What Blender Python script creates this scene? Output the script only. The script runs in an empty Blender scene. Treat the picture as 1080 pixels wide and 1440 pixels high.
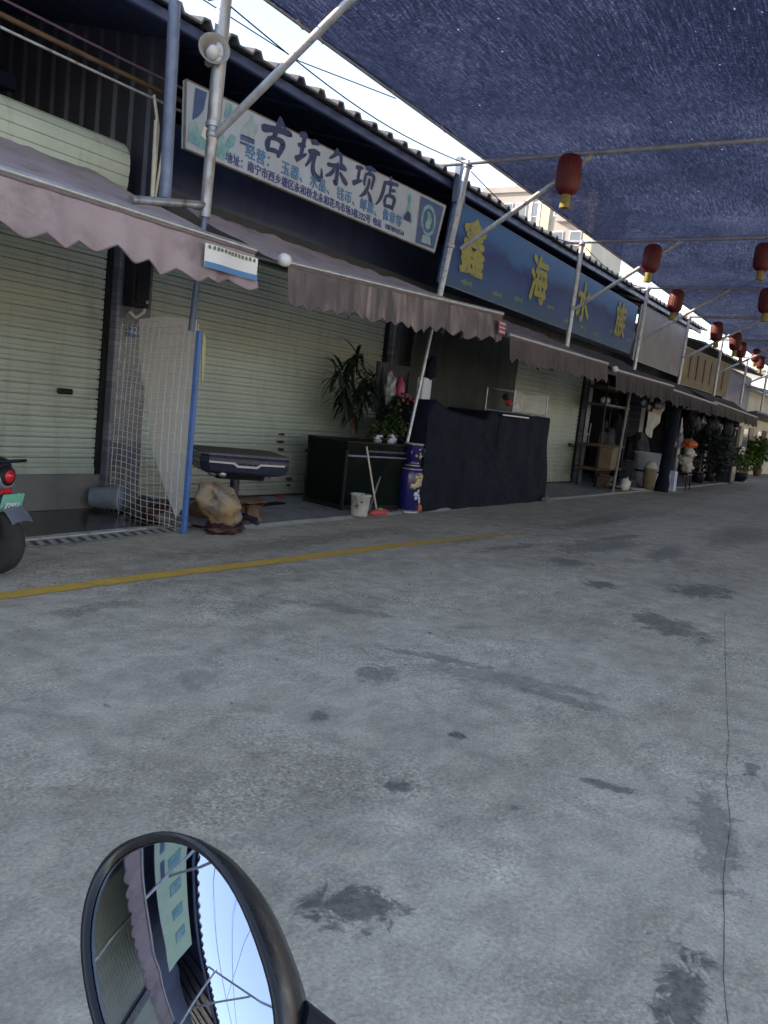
import bpy, math, random
from mathutils import Vector, Matrix, noise
random.seed(7)
sc = bpy.context.scene
C = sc.collection
R = math.radians

# ---------------- camera, world, sun ----------------
def setup():
    cam = bpy.data.cameras.new('camera'); co = bpy.data.objects.new('camera', cam); C.objects.link(co)
    cam.sensor_fit = 'VERTICAL'; cam.sensor_height = 24; cam.lens = 20.0
    cam.clip_start = 0.05; cam.clip_end = 3000
    yaw, pit, rol = R(31.82), R(-6.94), R(6.06)
    f = Vector((math.cos(pit)*math.cos(yaw), math.cos(pit)*math.sin(yaw), math.sin(pit)))
    r0 = Vector((math.sin(yaw), -math.cos(yaw), 0)); u0 = r0.cross(f)
    r = math.cos(rol)*r0 + math.sin(rol)*u0; u = -math.sin(rol)*r0 + math.cos(rol)*u0
    m = Matrix((r, u, -f)).transposed().to_4x4(); m.translation = Vector((0, 0, 1.35))
    co.matrix_world = m; sc.camera = co
setup()
SUN_EL, SUN_V = 25.0, Vector((-0.469, 0.883, 0))
w = bpy.data.worlds.new('World'); sc.world = w; w.use_nodes = True
nt = w.node_tree; bg = nt.nodes['Background']
sky = nt.nodes.new('ShaderNodeTexSky'); sky.sky_type = 'NISHITA'; sky.sun_disc = False
sky.sun_elevation = R(SUN_EL); sky.sun_rotation = math.atan2(SUN_V.x, SUN_V.y)
sky.air_density = 1.0; sky.dust_density = 0.0; sky.ozone_density = 2.5
nt.links.new(sky.outputs[0], bg.inputs[0]); bg.inputs[1].default_value = 0.15
sd = bpy.data.lights.new('sun', 'SUN'); sd.energy = 2.4; sd.angle = R(0.6); sd.color = (1, .95, .87)
so = bpy.data.objects.new('sun', sd); C.objects.link(so)
sv = Vector((SUN_V.x*math.cos(R(SUN_EL)), SUN_V.y*math.cos(R(SUN_EL)), math.sin(R(SUN_EL))))
so.rotation_euler = sv.to_track_quat('Z', 'Y').to_euler()
sc.view_settings.view_transform = 'Standard'; sc.view_settings.look = 'None'
sc.view_settings.gamma = 1; sc.view_settings.exposure = 1.92
sc.view_settings.use_white_balance = True; sc.view_settings.white_balance_temperature = 9400; sc.view_settings.white_balance_tint = 19
sc.cycles.max_bounces = 8; sc.cycles.transparent_max_bounces = 24

# ---------------- helpers ----------------
class MB:
    def __init__(s): s.v = []; s.f = []; s.sm = []
    def add(s, vs, fs, smooth=False):
        b = len(s.v); s.v += [tuple(v) for v in vs]; s.f += [tuple(b+i for i in f) for f in fs]; s.sm += [smooth]*len(fs); return s
    def box(s, c, d, rz=0, rx=0, ry=0, bev=0.0):
        hx, hy, hz = d[0]/2, d[1]/2, d[2]/2
        M = Matrix.Rotation(rz, 3, 'Z') @ Matrix.Rotation(ry, 3, 'Y') @ Matrix.Rotation(rx, 3, 'X')
        c = Vector(c)
        b = min(bev, hx*.9, hy*.9, hz*.9)
        if b <= 0:
            vs = [M @ Vector((x*hx, y*hy, z*hz)) + c for x in (-1, 1) for y in (-1, 1) for z in (-1, 1)]
            return s.add(vs, [(0,1,3,2), (4,6,7,5), (0,4,5,1), (2,3,7,6), (0,2,6,4), (1,5,7,3)])
        vs = []; idx = {}
        for x in (-1, 1):
            for y in (-1, 1):
                for z in (-1, 1):
                    for a in range(3):
                        p = [x*(hx-b), y*(hy-b), z*(hz-b)]; p[a] += (x, y, z)[a]*b
                        idx[(x, y, z, a)] = len(vs); vs.append(M @ Vector(p) + c)
        fs = []
        for a in range(3):
            o = [(-1,-1), (1,-1), (1,1), (-1,1)]
            for sg in (-1, 1):
                q = []
                for e in o:
                    k = list(e); k.insert(a, sg); q.append(idx[(*k, a)])
                fs.append(q if (sg > 0) == (a != 1) else q[::-1])
        for a in range(3):
            b1, b2 = [i for i in range(3) if i != a]
            for s1 in (-1, 1):
                for s2 in (-1, 1):
                    k1 = [0]*3; k1[a] = -1; k1[b1] = s1; k1[b2] = s2; k2 = list(k1); k2[a] = 1
                    fs.append((idx[(*k1, b1)], idx[(*k2, b1)], idx[(*k2, b2)], idx[(*k1, b2)]))
        for x in (-1, 1):
            for y in (-1, 1):
                for z in (-1, 1): fs.append(tuple(idx[(x, y, z, a)] for a in range(3)))
        return s.add(vs, fs)
    def tube(s, pts, r, n=10, caps=True):
        pts = [Vector(p) for p in pts]
        rs = r if isinstance(r, (list, tuple)) else [r]*len(pts)
        vs = []; up = None
        for i, p in enumerate(pts):
            t = (pts[min(i+1, len(pts)-1)] - pts[max(i-1, 0)]).normalized()
            if up is None:
                up = Vector((0, 0, 1)) if abs(t.z) < .9 else Vector((1, 0, 0))
            a = t.cross(up).normalized(); b = a.cross(t).normalized(); up = b
            for k in range(n):
                th = 2*math.pi*k/n; vs.append(p + rs[i]*(math.cos(th)*a + math.sin(th)*b))
        fs = [(i*n+k, i*n+(k+1) % n, (i+1)*n+(k+1) % n, (i+1)*n+k) for i in range(len(pts)-1) for k in range(n)]
        s.add(vs, fs, True)
        if caps: s.add([vs[k] for k in range(n)], [tuple(range(n))[::-1]]); s.add(vs[-n:], [tuple(range(n))])
        return s
    def lathe(s, prof, c, n=20, M=None, ribs=0, ribd=0):
        c = Vector(c); vs = []
        for r, z in prof:
            for k in range(n):
                th = 2*math.pi*k/n; rr = r*(1+ribd*math.cos(ribs*th)) if ribs else r
                v = Vector((rr*math.cos(th), rr*math.sin(th), z)); vs.append((M @ v if M else v) + c)
        fs = [(i*n+k, i*n+(k+1) % n, (i+1)*n+(k+1) % n, (i+1)*n+k) for i in range(len(prof)-1) for k in range(n)]
        s.add(vs, fs, True)
        if prof[0][0] > 1e-4: s.add(vs[:n], [tuple(range(n))[::-1]])
        if prof[-1][0] > 1e-4: s.add(vs[-n:], [tuple(range(n))])
        return s
    def prism(s, poly, d, frame):          # poly in (u,v); frame(u,v,w)->3d ; thickness d
        n = len(poly)
        vs = [frame(u, v, 0) for u, v in poly] + [frame(u, v, d) for u, v in poly]
        fs = [tuple(range(n))[::-1], tuple(range(n, 2*n))] + [(i, (i+1) % n, (i+1) % n+n, i+n) for i in range(n)]
        return s.add(vs, fs)
    def grid(s, fn, nu, nv, smooth=True):
        vs = [fn(i/nu, j/nv) for j in range(nv+1) for i in range(nu+1)]
        fs = [(j*(nu+1)+i, j*(nu+1)+i+1, (j+1)*(nu+1)+i+1, (j+1)*(nu+1)+i) for j in range(nv) for i in range(nu)]
        return s.add(vs, fs, smooth)
    def quad(s, a, b, c, d): return s.add([a, b, c, d], [(0, 1, 2, 3)])

def lump(c, rad, seed=0, amp=.25, fq=1.5, nu=28, nv=18, flat=None, M=None):
    """an uneven closed lump with ellipsoid radii"""
    mb = MB(); c = Vector(c); vs = []
    for j in range(nv+1):
        ph = math.pi*j/nv
        for i in range(nu):
            th = 2*math.pi*i/nu
            d = Vector((math.sin(ph)*math.cos(th), math.sin(ph)*math.sin(th), math.cos(ph)))
            k = 1+amp*noise.noise(d*fq+Vector((seed*7.1, 3, 1)))*1.6+amp*.35*noise.noise(d*fq*3+Vector((seed*3.1, 9, 1)))
            v = Vector((d.x*rad[0]*k, d.y*rad[1]*k, d.z*rad[2]*k))
            if flat is not None and v.z < flat: v.z = flat
            vs.append((M @ v if M else v)+c)
    fs = [(j*nu+i, j*nu+(i+1) % nu, (j+1)*nu+(i+1) % nu, (j+1)*nu+i)[::-1] for j in range(nv) for i in range(nu)]
    return mb.add(vs, fs, True)

def wpos(o):
    p = Vector((0, 0, 0))
    while o: p += o.location; o = o.parent
    return p
def tag(o, label=None, cat=None, group=None, kind=None):
    for k, v in (('label', label), ('category', cat), ('group', group), ('kind', kind)):
        if v: o[k] = v
    return o
def thing(name, loc, label, cat, group=None):
    o = bpy.data.objects.new(name, None); C.objects.link(o); o.location = loc; o.empty_display_size = .1
    return tag(o, label, cat, group)
def obj(name, mb, m, parent=None, loc=None, thick=0):
    """one mesh; its vertices are given in world coordinates"""
    off = wpos(parent) if parent else Vector(loc or (0, 0, 0))
    me = bpy.data.meshes.new(name)
    me.from_pydata([tuple(Vector(v)-off) for v in mb.v], [], mb.f)
    me.polygons.foreach_set('use_smooth', mb.sm)
    me.materials.append(m); me.update()
    o = bpy.data.objects.new(name, me); C.objects.link(o)
    if parent: o.parent = parent
    else: o.location = off
    if thick:
        md = o.modifiers.new('thickness', 'SOLIDIFY'); md.thickness = thick; md.offset = 0
    return o
def single(name, mb, m, label, cat, loc, group=None, kind=None):
    return tag(obj(name, mb, m, None, loc), label, cat, group, kind)
def struct(name, mb, m): return tag(obj(name, mb, m), kind='structure')
def dup(root, loc, label, rz=None, sc_=None, tilt=None):
    r = root.copy(); C.objects.link(r); r.location = loc; r['label'] = label
    if sc_: r.scale = (sc_,)*3
    if tilt: r.rotation_euler = tilt
    if rz is not None: r.rotation_euler.z = rz
    for ch in list(root.children):
        c = ch.copy(); C.objects.link(c); c.parent = r
        for g in ch.children:
            d = g.copy(); C.objects.link(d); d.parent = c
    return r
def text(name, body, size, x, y, z, m, parent, off=0.0, shear=0.0, space=1.0, ext=.002, sx=1.0, roll=0.0, rz=0.0, align='LEFT', rot=None):
    cu = bpy.data.curves.new(name, 'FONT'); cu.body = body; cu.size = size; cu.offset = off; cu.shear = shear
    cu.space_character = space; cu.extrude = ext; cu.align_x = align; cu.resolution_u = 3
    bold = off; cu.offset = 0
    cu.materials.append(m)
    tmp = bpy.data.objects.new(name, cu); C.objects.link(tmp)
    me = bpy.data.meshes.new_from_object(tmp, depsgraph=bpy.context.evaluated_depsgraph_get())
    bpy.data.objects.remove(tmp); bpy.data.curves.remove(cu)
    if bold:
        V = [v.co.copy() for v in me.vertices]; F = [tuple(p.vertices) for p in me.polygons]; k = len(V); VV = []; FF = []
        for i_, (dx, dy) in enumerate([(0, 0)]+[(math.cos(a*math.pi/4)*bold, math.sin(a*math.pi/4)*bold) for a in range(8)]):
            VV += [(v.x+dx, v.y+dy, v.z+i_*.0003) for v in V]; FF += [tuple(q+k*i_ for q in f) for f in F]
        me = bpy.data.meshes.new(name); me.from_pydata(VV, [], FF)
    me.materials.clear(); me.materials.append(m)
    o = bpy.data.objects.new(name, me); C.objects.link(o)
    o.parent = parent; o.location = Vector((x, y, z))-wpos(parent)
    o.rotation_euler = rot or (R(90), roll, rz); o.scale = (sx, 1, 1)
    return o

# ---------------- materials ----------------
def new(name):
    m = bpy.data.materials.new(name); m.use_nodes = True
    return m, m.node_tree, m.node_tree.nodes['Principled BSDF']
def N(t, ty, **k):
    n = t.nodes.new(ty)
    for a, b in k.items():
        if a.startswith('i_'):
            key = a[2:]; key = int(key) if key.isdigit() else key
            n.inputs[key].default_value = b
        else: setattr(n, a, b)
    return n
def ramp(t, src, stops):
    n = t.nodes.new('ShaderNodeValToRGB'); e = n.color_ramp.elements
    while len(e) < len(stops): e.new(.5)
    for k, (p, c) in enumerate(stops):
        e[k].position = p; e[k].color = (*c, 1) if len(c) == 3 else c
    t.links.new(src, n.inputs[0]); return n
def g3(v): return (v, v, v)
def mixc(t, fac, a, b, mode='MIX'):
    n = t.nodes.new('ShaderNodeMix'); n.data_type = 'RGBA'; n.blend_type = mode
    for s_, i in ((fac, 0), (a, 6), (b, 7)):
        if isinstance(s_, (int, float)): n.inputs[i].default_value = s_
        elif isinstance(s_, tuple): n.inputs[i].default_value = (*s_, 1)
        else: t.links.new(s_, n.inputs[i])
    return n.outputs[2]
def coords(t, scale=(1, 1, 1), rot=(0, 0, 0), world=False):
    if world: src = t.nodes.new('ShaderNodeNewGeometry').outputs['Position']
    else: src = t.nodes.new('ShaderNodeTexCoord').outputs['Object']
    mp = t.nodes.new('ShaderNodeMapping'); mp.inputs['Scale'].default_value = scale; mp.inputs['Rotation'].default_value = rot
    t.links.new(src, mp.inputs[0]); return mp.outputs[0]
def noi(t, vec, sc_, det=4, ro=.6, dist=0):
    n = N(t, 'ShaderNodeTexNoise'); n.inputs['Scale'].default_value = sc_; n.inputs['Detail'].default_value = det
    n.inputs['Roughness'].default_value = ro; n.inputs['Distortion'].default_value = dist
    t.links.new(vec, n.inputs['Vector']); return n.outputs['Fac']
def bump(t, b, h, st=.3, d=.01):
    n = N(t, 'ShaderNodeBump'); n.inputs['Strength'].default_value = st; n.inputs['Distance'].default_value = d
    t.links.new(h, n.inputs['Height']); t.links.new(n.outputs[0], b.inputs['Normal'])
def pm(name, c, c2=None, rough=.6, metal=0, sc_=3, lo=.35, hi=.65, stretch=(1, 1, 1), bmp=0, bsc=40, world=False, spec=None, dirt=None):
    m, t, b = new(name)
    c2 = c2 or tuple(x*.7 for x in c)
    v = coords(t, stretch, world=world)
    f = ramp(t, noi(t, v, sc_, 6, .65), [(lo, g3(0)), (hi, g3(1))]).outputs[0]
    col = mixc(t, f, c, c2)
    if dirt:                       # (colour, scale, lo, hi)
        f2 = ramp(t, noi(t, v, dirt[1], 8, .7, .4), [(dirt[2], g3(0)), (dirt[3], g3(1))]).outputs[0]
        col = mixc(t, f2, col, dirt[0])
    t.links.new(col, b.inputs['Base Color'])
    b.inputs['Metallic'].default_value = metal
    rr = ramp(t, noi(t, v, sc_*2.3, 4), [(.3, g3(max(0, rough-.1))), (.7, g3(min(1, rough+.1)))])
    t.links.new(rr.outputs[0], b.inputs['Roughness'])
    if spec is not None: b.inputs['Specular IOR Level'].default_value = spec
    if bmp: bump(t, b, noi(t, coords(t, (1, 1, 1), world=world), bsc, 5), bmp, .01)
    return m

M = {}
M['steel'] = pm('galvanised steel', (.5, .53, .58), (.34, .36, .4), .45, .5, 9, dirt=((.13, .09, .06), 14, .58, .72))
M['steel_rust'] = pm('weathered steel tube', (.4, .43, .47), (.25, .26, .3), .45, .6, 8, stretch=(1, 1, .4), dirt=((.16, .09, .05), 8, .55, .7))
M['steel_dim'] = pm('grey rod and shaded post steel', (.2, .2, .2), (.12, .12, .12), .6, .3, 6)  # plain grey for the rod; on the lower post it stands for shade
M['blue_steel'] = pm('blue grey painted steel', (.14, .19, .29), (.09, .12, .2), .5, .2, 6, dirt=((.12, .1, .09), 10, .6, .72))
M['shutter'] = pm('pale green shutter paint', (.42, .48, .425), (.355, .405, .365), .5, .05, 1.1, .3, .7, dirt=((.2, .22, .18), 1.6, .55, .85), world=True, spec=.35)
def shutter_dirt(m):
    t = m.node_tree; b = t.nodes['Principled BSDF']; src = b.inputs['Base Color'].links[0].from_socket
    st = ramp(t, noi(t, coords(t, (4, 4, .3), world=True), 1.6, 7, .75), [(.52, g3(0)), (.75, g3(.55))]).outputs[0]
    c = mixc(t, st, src, (.2, .2, .16))
    sx = N(t, 'ShaderNodeSeparateXYZ'); t.links.new(coords(t, world=True), sx.inputs[0])
    a = N(t, 'ShaderNodeMath', operation='MULTIPLY_ADD', i_1=1.1); t.links.new(noi(t, coords(t, world=True), 3.5, 6, .7), a.inputs[0]); t.links.new(sx.outputs[2], a.inputs[2])
    mr = N(t, 'ShaderNodeMapRange'); mr.inputs[1].default_value = 1.05; mr.inputs[2].default_value = .55; mr.inputs[3].default_value = 0; mr.inputs[4].default_value = .6; t.links.new(a.outputs[0], mr.inputs[0])
    c = mixc(t, mr.outputs[0], c, (.19, .18, .15)); t.links.new(c, b.inputs['Base Color'])
    bump(t, b, noi(t, coords(t, (1, 1, 1), world=True), 2.2, 3), .25, .05)
shutter_dirt(M['shutter'])
M['shutter_dark'] = pm('dark green shutter paint', (.13, .15, .13), (.1, .115, .1), .5, .1, 1.5, world=True)  # darker version of the shutter green, used on the third bay
M['roof'] = pm('corrugated roof sheet weathered', (.12, .13, .15), (.07, .08, .1), .7, 0, 2, bmp=.3, bsc=20, dirt=((.2, .17, .12), 5, .55, .7))
M['navy'] = pm('navy painted sheet', (.055, .085, .19), (.035, .055, .13), .45, .1, 2, stretch=(1, 1, .3))
M['dark_wall'] = pm('very dark wall', (.05, .055, .065), (.03, .033, .04), .85, 0, 2, bmp=.2)  # near black tone for rear, side and shutter box walls
M['grey_sheet'] = pm('grey corrugated sheet', (.07, .09, .14), (.045, .06, .1), .5, .3, 2, stretch=(1, 1, .2))
M['plinth'] = pm('grey cement plinth', (.17, .172, .175), (.11, .112, .115), .8, 0, 1.6, bmp=.3, dirt=((.2, .2, .2), 6, .62, .75))
M['cement'] = pm('light cement strip', (.5, .49, .46), (.36, .35, .33), .85, 0, 4, bmp=.3, dirt=((.1, .1, .1), 9, .5, .7))
M['pillar'] = None
M['pink'] = pm('faded mauve awning cloth', (.36, .275, .29), (.28, .215, .23), .85, 0, 1.3, .3, .7, dirt=((.13, .105, .095), 2.4, .5, .78), bmp=.6, bsc=5)
M['pvc'] = pm('aged white plastic pipe', (.6, .58, .52), (.42, .4, .36), .5, 0, 6)
M['alu'] = pm('aluminium bar', (.5, .5, .5), (.36, .36, .37), .4, .7, 8)
M['yellow_paint'] = pm('worn yellow road paint', (.78, .42, .055), (.62, .36, .08), .7, 0, 5, .35, .6, dirt=((.3, .27, .22), 14, .57, .7), bmp=.2, world=True)
M['black_plastic'] = pm('black plastic', (.009, .011, .016), (.014, .016, .022), .45, 0, 5, spec=.15)
M['black_cloth'] = pm('black tarpaulin', (.006, .009, .018), (.009, .013, .026), .75, 0, 3, bmp=.25, bsc=10, spec=.1)
M['blue_paint'] = pm('bright blue paint', (.045, .17, .48), (.03, .12, .33), .45, 0, 6, dirt=((.1, .1, .12), 12, .6, .7))
M['white_wire'] = pm('white coated wire', (.8, .8, .78), (.62, .6, .56), .5, 0, 9)
M['grey_board'] = pm('grey plastic sheet', (.78, .76, .8), (.66, .64, .68), .6, 0, 2, stretch=(1, 1, .4), dirt=((.2, .18, .17), 3, .62, .85))
M['rust_wood'] = pm('brown timber', (.12, .07, .04), (.06, .035, .02), .8, 0, 5, stretch=(1, 1, 4), bmp=.5)
M['rock'] = pm('ochre river stone', (.33, .21, .1), (.2, .17, .14), .5, 0, 5, .4, .58, dirt=((.07, .045, .03), 9, .52, .66), bmp=.7, bsc=12)
M['root'] = pm('gnarled root wood', (.1, .055, .035), (.18, .1, .06), .7, 0, 9, bmp=.7, bsc=18)
M['red_wood'] = pm('dark red root stand', (.07, .015, .02), (.03, .01, .012), .45, 0, 9, bmp=.4)
M['bucket'] = pm('white paint splashed plastic', (.5, .49, .46), (.36, .35, .33), .55, 0, 8, dirt=((.08, .075, .07), 9, .55, .62))
M['grey_bucket'] = pm('blue grey plastic', (.3, .36, .45), (.2, .25, .33), .5, 0, 4)
M['red_plastic'] = pm('red plastic', (.45, .035, .04), (.35, .03, .03), .35, 0, 6)
M['pink_bristle'] = pm('pink broom bristle', (.55, .1, .1), (.4, .05, .07), .8, 0, 20, bmp=.5, bsc=90)
M['pale_wood'] = pm('pale broom stick', (.6, .52, .42), (.45, .38, .3), .5, 0, 8)
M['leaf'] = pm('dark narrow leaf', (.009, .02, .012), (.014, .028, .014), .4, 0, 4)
M['leaf2'] = pm('green leaf', (.035, .075, .025), (.06, .11, .03), .45, 0, 4)
M['leaf3'] = pm('bright garden leaf', (.1, .2, .03), (.05, .12, .02), .5, 0, 1)
M['flower'] = pm('pink red blossom', (.28, .035, .06), (.3, .1, .13), .6, 0, 8)
M['white'] = pm('white paint', (.72, .72, .7), (.6, .6, .6), .6, 0, 1)
M['cream'] = pm('cream wall paint', (.62, .58, .48), (.5, .46, .38), .8, 0, 1, dirt=((.3, .27, .22), 2, .6, .8))
M['frame_rust'] = pm('rusted sign frame', (.13, .085, .06), (.2, .19, .18), .7, .2, 8)
M['ink'] = pm('faded navy ink', (.012, .026, .1), (.02, .04, .13), .6, 0, 6)
M['ink2'] = pm('light blue ink', (.035, .17, .38), (.06, .22, .42), .6, 0, 6)
M['ink3'] = pm('violet blue ink', (.04, .05, .22), (.06, .08, .25), .6, 0, 6)
M['gold'] = pm('yellow lettering', (.31, .29, .06), (.24, .25, .09), .7, 0, 4, dirt=((.09, .14, .16), 6, .5, .68))
M['teal'] = pm('teal printed picture', (.04, .25, .33), (.25, .42, .46), .6, 0, 7, .35, .65)
M['teal_light'] = pm('pale teal print', (.3, .4, .46), (.1, .3, .38), .6, 0, 9, .45, .75)
M['print_blue'] = pm('dark blue print', (.03, .07, .2), (.05, .12, .28), .6, 0, 5)
M['grey_sign'] = pm('blank grey sign panel', (.2, .2, .235), (.15, .15, .19), .6, 0, .8, dirt=((.28, .27, .29), 1.5, .6, .8))
M['brown_sign'] = pm('brown signboard', (.2, .16, .09), (.13, .1, .06), .7, 0, 1.5)
M['tank_water'] = pm('murky dark green glass', (.002, .006, .006), (.004, .009, .008), .2, 0, 1.2, spec=.06)
M['dark_metal'] = pm('black painted metal', (.012, .013, .017), (.02, .02, .024), .45, .1, 5, spec=.15)
M['cobalt'] = pm('cobalt glaze', (.01, .01, .085), (.014, .014, .12), .18, 0, 4)
M['vase_gold'] = pm('gilt flower glaze', (.55, .45, .25), (.35, .25, .12), .3, .2, 12)
M['table_cloth'] = pm('brown felt', (.11, .08, .065), (.08, .06, .05), .95, 0, 3, bmp=.2, bsc=120)
M['navy_plastic'] = pm('deep navy plastic', (.012, .018, .035), (.02, .028, .05), .3, 0, 3)
M['silver'] = pm('silver trim', (.36, .38, .43), (.26, .28, .32), .35, .6, 5)
M['lantern'] = pm('red lantern cloth', (.12, .005, .012), (.08, .004, .009), .6, 0, 2)
M['tassel'] = pm('yellow tassel', (.26, .22, .06), (.18, .15, .045), .7, 0, 14)
M['carton'] = pm('brown cardboard', (.2, .14, .09), (.13, .09, .06), .85, 0, 4)
M['sack'] = pm('pale crumpled sack', (.55, .52, .48), (.38, .35, .32), .8, 0, 6, bmp=.5, bsc=12)
M['orange'] = pm('orange plastic', (.6, .13, .03), (.45, .09, .02), .5, 0, 6)
M['plate_green'] = pm('mint green licence plate', (.1, .42, .33), (.14, .5, .4), .4, 0, 4)
M['grey_paint'] = pm('grey scooter paint', (.19, .21, .25), (.14, .155, .19), .3, .3, 4)
M['tyre'] = pm('tyre rubber', (.018, .018, .02), (.028, .028, .03), .8, 0, 8)
M['blue_white'] = pm('pale blue plastic', (.52, .58, .7), (.42, .47, .58), .5, 0, 2)
M['wet'] = pm('wet dark floor', (.018, .02, .02), (.035, .037, .035), .12, 0, 3, spec=.6)
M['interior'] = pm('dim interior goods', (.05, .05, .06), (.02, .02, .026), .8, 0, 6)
M['haze_tower'] = pm('pale tower render', (.33, .33, .34), (.26, .26, .27), .9, 0, .2)
M['tower_yellow'] = pm('pale yellow render', (.55, .52, .38), (.5, .47, .35), .9, 0, .3)
M['window'] = pm('tower window glass', (.16, .2, .25), (.1, .13, .17), .2, 0, .3)
M['brown_stain'] = pm('rust scab on shutter', (.09, .05, .035), (.05, .03, .02), .9, 0, 30)
M['speaker'] = pm('grey speaker horn', (.3, .3, .29), (.2, .2, .2), .6, .1, 5)
M['red_lens'] = pm('red tail lens', (.75, .02, .03), (.6, .01, .02), .12, 0, 10)
M['horn_white'] = pm('white horn centre', (.7, .72, .78), (.6, .6, .66), .5, 0, 5)
M['magenta'] = pm('magenta wrapper', (.35, .04, .1), (.25, .03, .07), .5, 0, 6)
M['fishp'] = pm('faded print', (.08, .15, .17), (.13, .16, .09), .7)
M['hem'] = pm('awning hem tape', (.2, .14, .15), (.12, .09, .095), .9, 0, 5)
M['violet'] = pm('dull purple cable', (.12, .06, .13), (.08, .05, .1), .6)
M['blue_bag'] = pm('blue white woven bag', (.5, .55, .68), (.25, .32, .55), .6, 0, 7)

def mat_tiles():
    m, t, b = new('blue grey mosaic tile')
    v = coords(t, (1, 1, 1), (R(90), 0, 0), world=True)
    br = N(t, 'ShaderNodeTexBrick'); br.inputs['Scale'].default_value = 1.0; br.offset = 0
    br.inputs['Brick Width'].default_value = .06; br.inputs['Row Height'].default_value = .06; br.inputs['Mortar Size'].default_value = .004
    br.inputs['Color1'].default_value = (.04, .05, .085, 1); br.inputs['Color2'].default_value = (.16, .19, .27, 1); br.inputs['Mortar'].default_value = (.06, .06, .07, 1)
    t.links.new(v, br.inputs['Vector'])
    f = ramp(t, noi(t, v, 3, 6), [(.4, g3(0)), (.7, g3(1))]).outputs[0]
    t.links.new(mixc(t, f, br.outputs[0], (.09, .1, .12)), b.inputs['Base Color']); b.inputs['Roughness'].default_value = .35
    return m
M['pillar'] = mat_tiles()

def mat_net():
    m, t, b = new('black shade net')
    v1 = coords(t, (1.8, 20, 1), (0, 0, R(-12))); v2 = coords(t, (26, 5, 1), (0, 0, R(-12))); v3 = coords(t, (.5, .5, .5))
    streak = noi(t, v1, 3.2, 6, .75); cross = noi(t, v2, 5, 5, .7); big = noi(t, v3, .9, 3)
    mu = N(t, 'ShaderNodeMath', operation='MULTIPLY'); t.links.new(streak, mu.inputs[0]); t.links.new(cross, mu.inputs[1])
    mu2 = N(t, 'ShaderNodeMath', operation='MULTIPLY_ADD', i_1=.16); t.links.new(big, mu2.inputs[0]); t.links.new(mu.outputs[0], mu2.inputs[2])
    hole = ramp(t, mu2.outputs[0], [(.33, g3(.01)), (.42, g3(.1)), (.5, g3(.32)), (.58, g3(.6))]).outputs[0]
    sp = noi(t, coords(t, (1, 1, 1)), 15, 2, .5)
    spr = ramp(t, sp, [(.765, g3(0)), (.785, g3(1))]).outputs[0]
    mx = N(t, 'ShaderNodeMath', operation='MAXIMUM'); t.links.new(hole, mx.inputs[0]); t.links.new(spr, mx.inputs[1])
    di = N(t, 'ShaderNodeBsdfDiffuse'); di.inputs[0].default_value = (.012, .015, .026, 1)
    tl = N(t, 'ShaderNodeBsdfTranslucent'); tl.inputs[0].default_value = (.026, .038, .072, 1)
    ad = N(t, 'ShaderNodeAddShader'); t.links.new(di.outputs[0], ad.inputs[0]); t.links.new(tl.outputs[0], ad.inputs[1])
    tr = N(t, 'ShaderNodeBsdfTransparent'); tr.inputs[0].default_value = (.5, .48, .62, 1)
    mxs = N(t, 'ShaderNodeMixShader'); t.links.new(ramp(t, mu2.outputs[0], [(.26, (.005, .008, .019)), (.36, (.013, .019, .042)), (.47, (.06, .074, .125))]).outputs[0], tl.inputs[0]); t.links.new(mx.outputs[0], mxs.inputs[0]); t.links.new(ad.outputs[0], mxs.inputs[1]); t.links.new(tr.outputs[0], mxs.inputs[2])
    t.links.new(mxs.outputs[0], t.nodes['Material Output'].inputs[0]); t.nodes.remove(b)
    return m
M['net'] = mat_net()

def mat_awning_dirty():
    m, t, b = new('sooty awning cloth')
    v = coords(t, (5, 5, .25), world=True); f = ramp(t, noi(t, v, 1.5, 6, .7), [(.38, g3(0)), (.6, g3(1))]).outputs[0]
    f2 = ramp(t, noi(t, coords(t, (1, 1, 1), world=True), 1.2, 4), [(.4, g3(0)), (.65, g3(1))]).outputs[0]
    c = mixc(t, f, (.32, .24, .245), (.075, .066, .066)); c = mixc(t, f2, c, (.1, .08, .085))
    t.links.new(c, b.inputs['Base Color']); b.inputs['Roughness'].default_value = .85
    bump(t, b, noi(t, coords(t), 80), .15); return m
M['dirty'] = mat_awning_dirty()
def mat_bluesign():
    m, t, b = new('faded blue sea print')
    v = coords(t, (1, 1, 1), world=True)
    sx = N(t, 'ShaderNodeSeparateXYZ'); t.links.new(v, sx.inputs[0])
    mr = N(t, 'ShaderNodeMapRange'); mr.inputs[1].default_value = 3.2; mr.inputs[2].default_value = 4.3; t.links.new(sx.outputs[2], mr.inputs[0])
    ad = N(t, 'ShaderNodeMath', operation='MULTIPLY_ADD', i_1=.5); t.links.new(noi(t, v, .9, 5, .6, .6), ad.inputs[0]); t.links.new(mr.outputs[0], ad.inputs[2])
    c = ramp(t, ad.outputs[0], [(.2, (.02, .08, .15)), (.55, (.011, .065, .22)), (.85, (.008, .028, .15)), (1., (.012, .1, .28))]).outputs[0]
    f = ramp(t, noi(t, v, 3.5, 7, .7, .5), [(.6, g3(0)), (.72, g3(1))]).outputs[0]
    t.links.new(mixc(t, f, c, (.03, .1, .16)), b.inputs['Base Color']); b.inputs['Roughness'].default_value = .5; b.inputs['Specular IOR Level'].default_value = .25
    return m
M['blue_sign'] = mat_bluesign()
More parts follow.
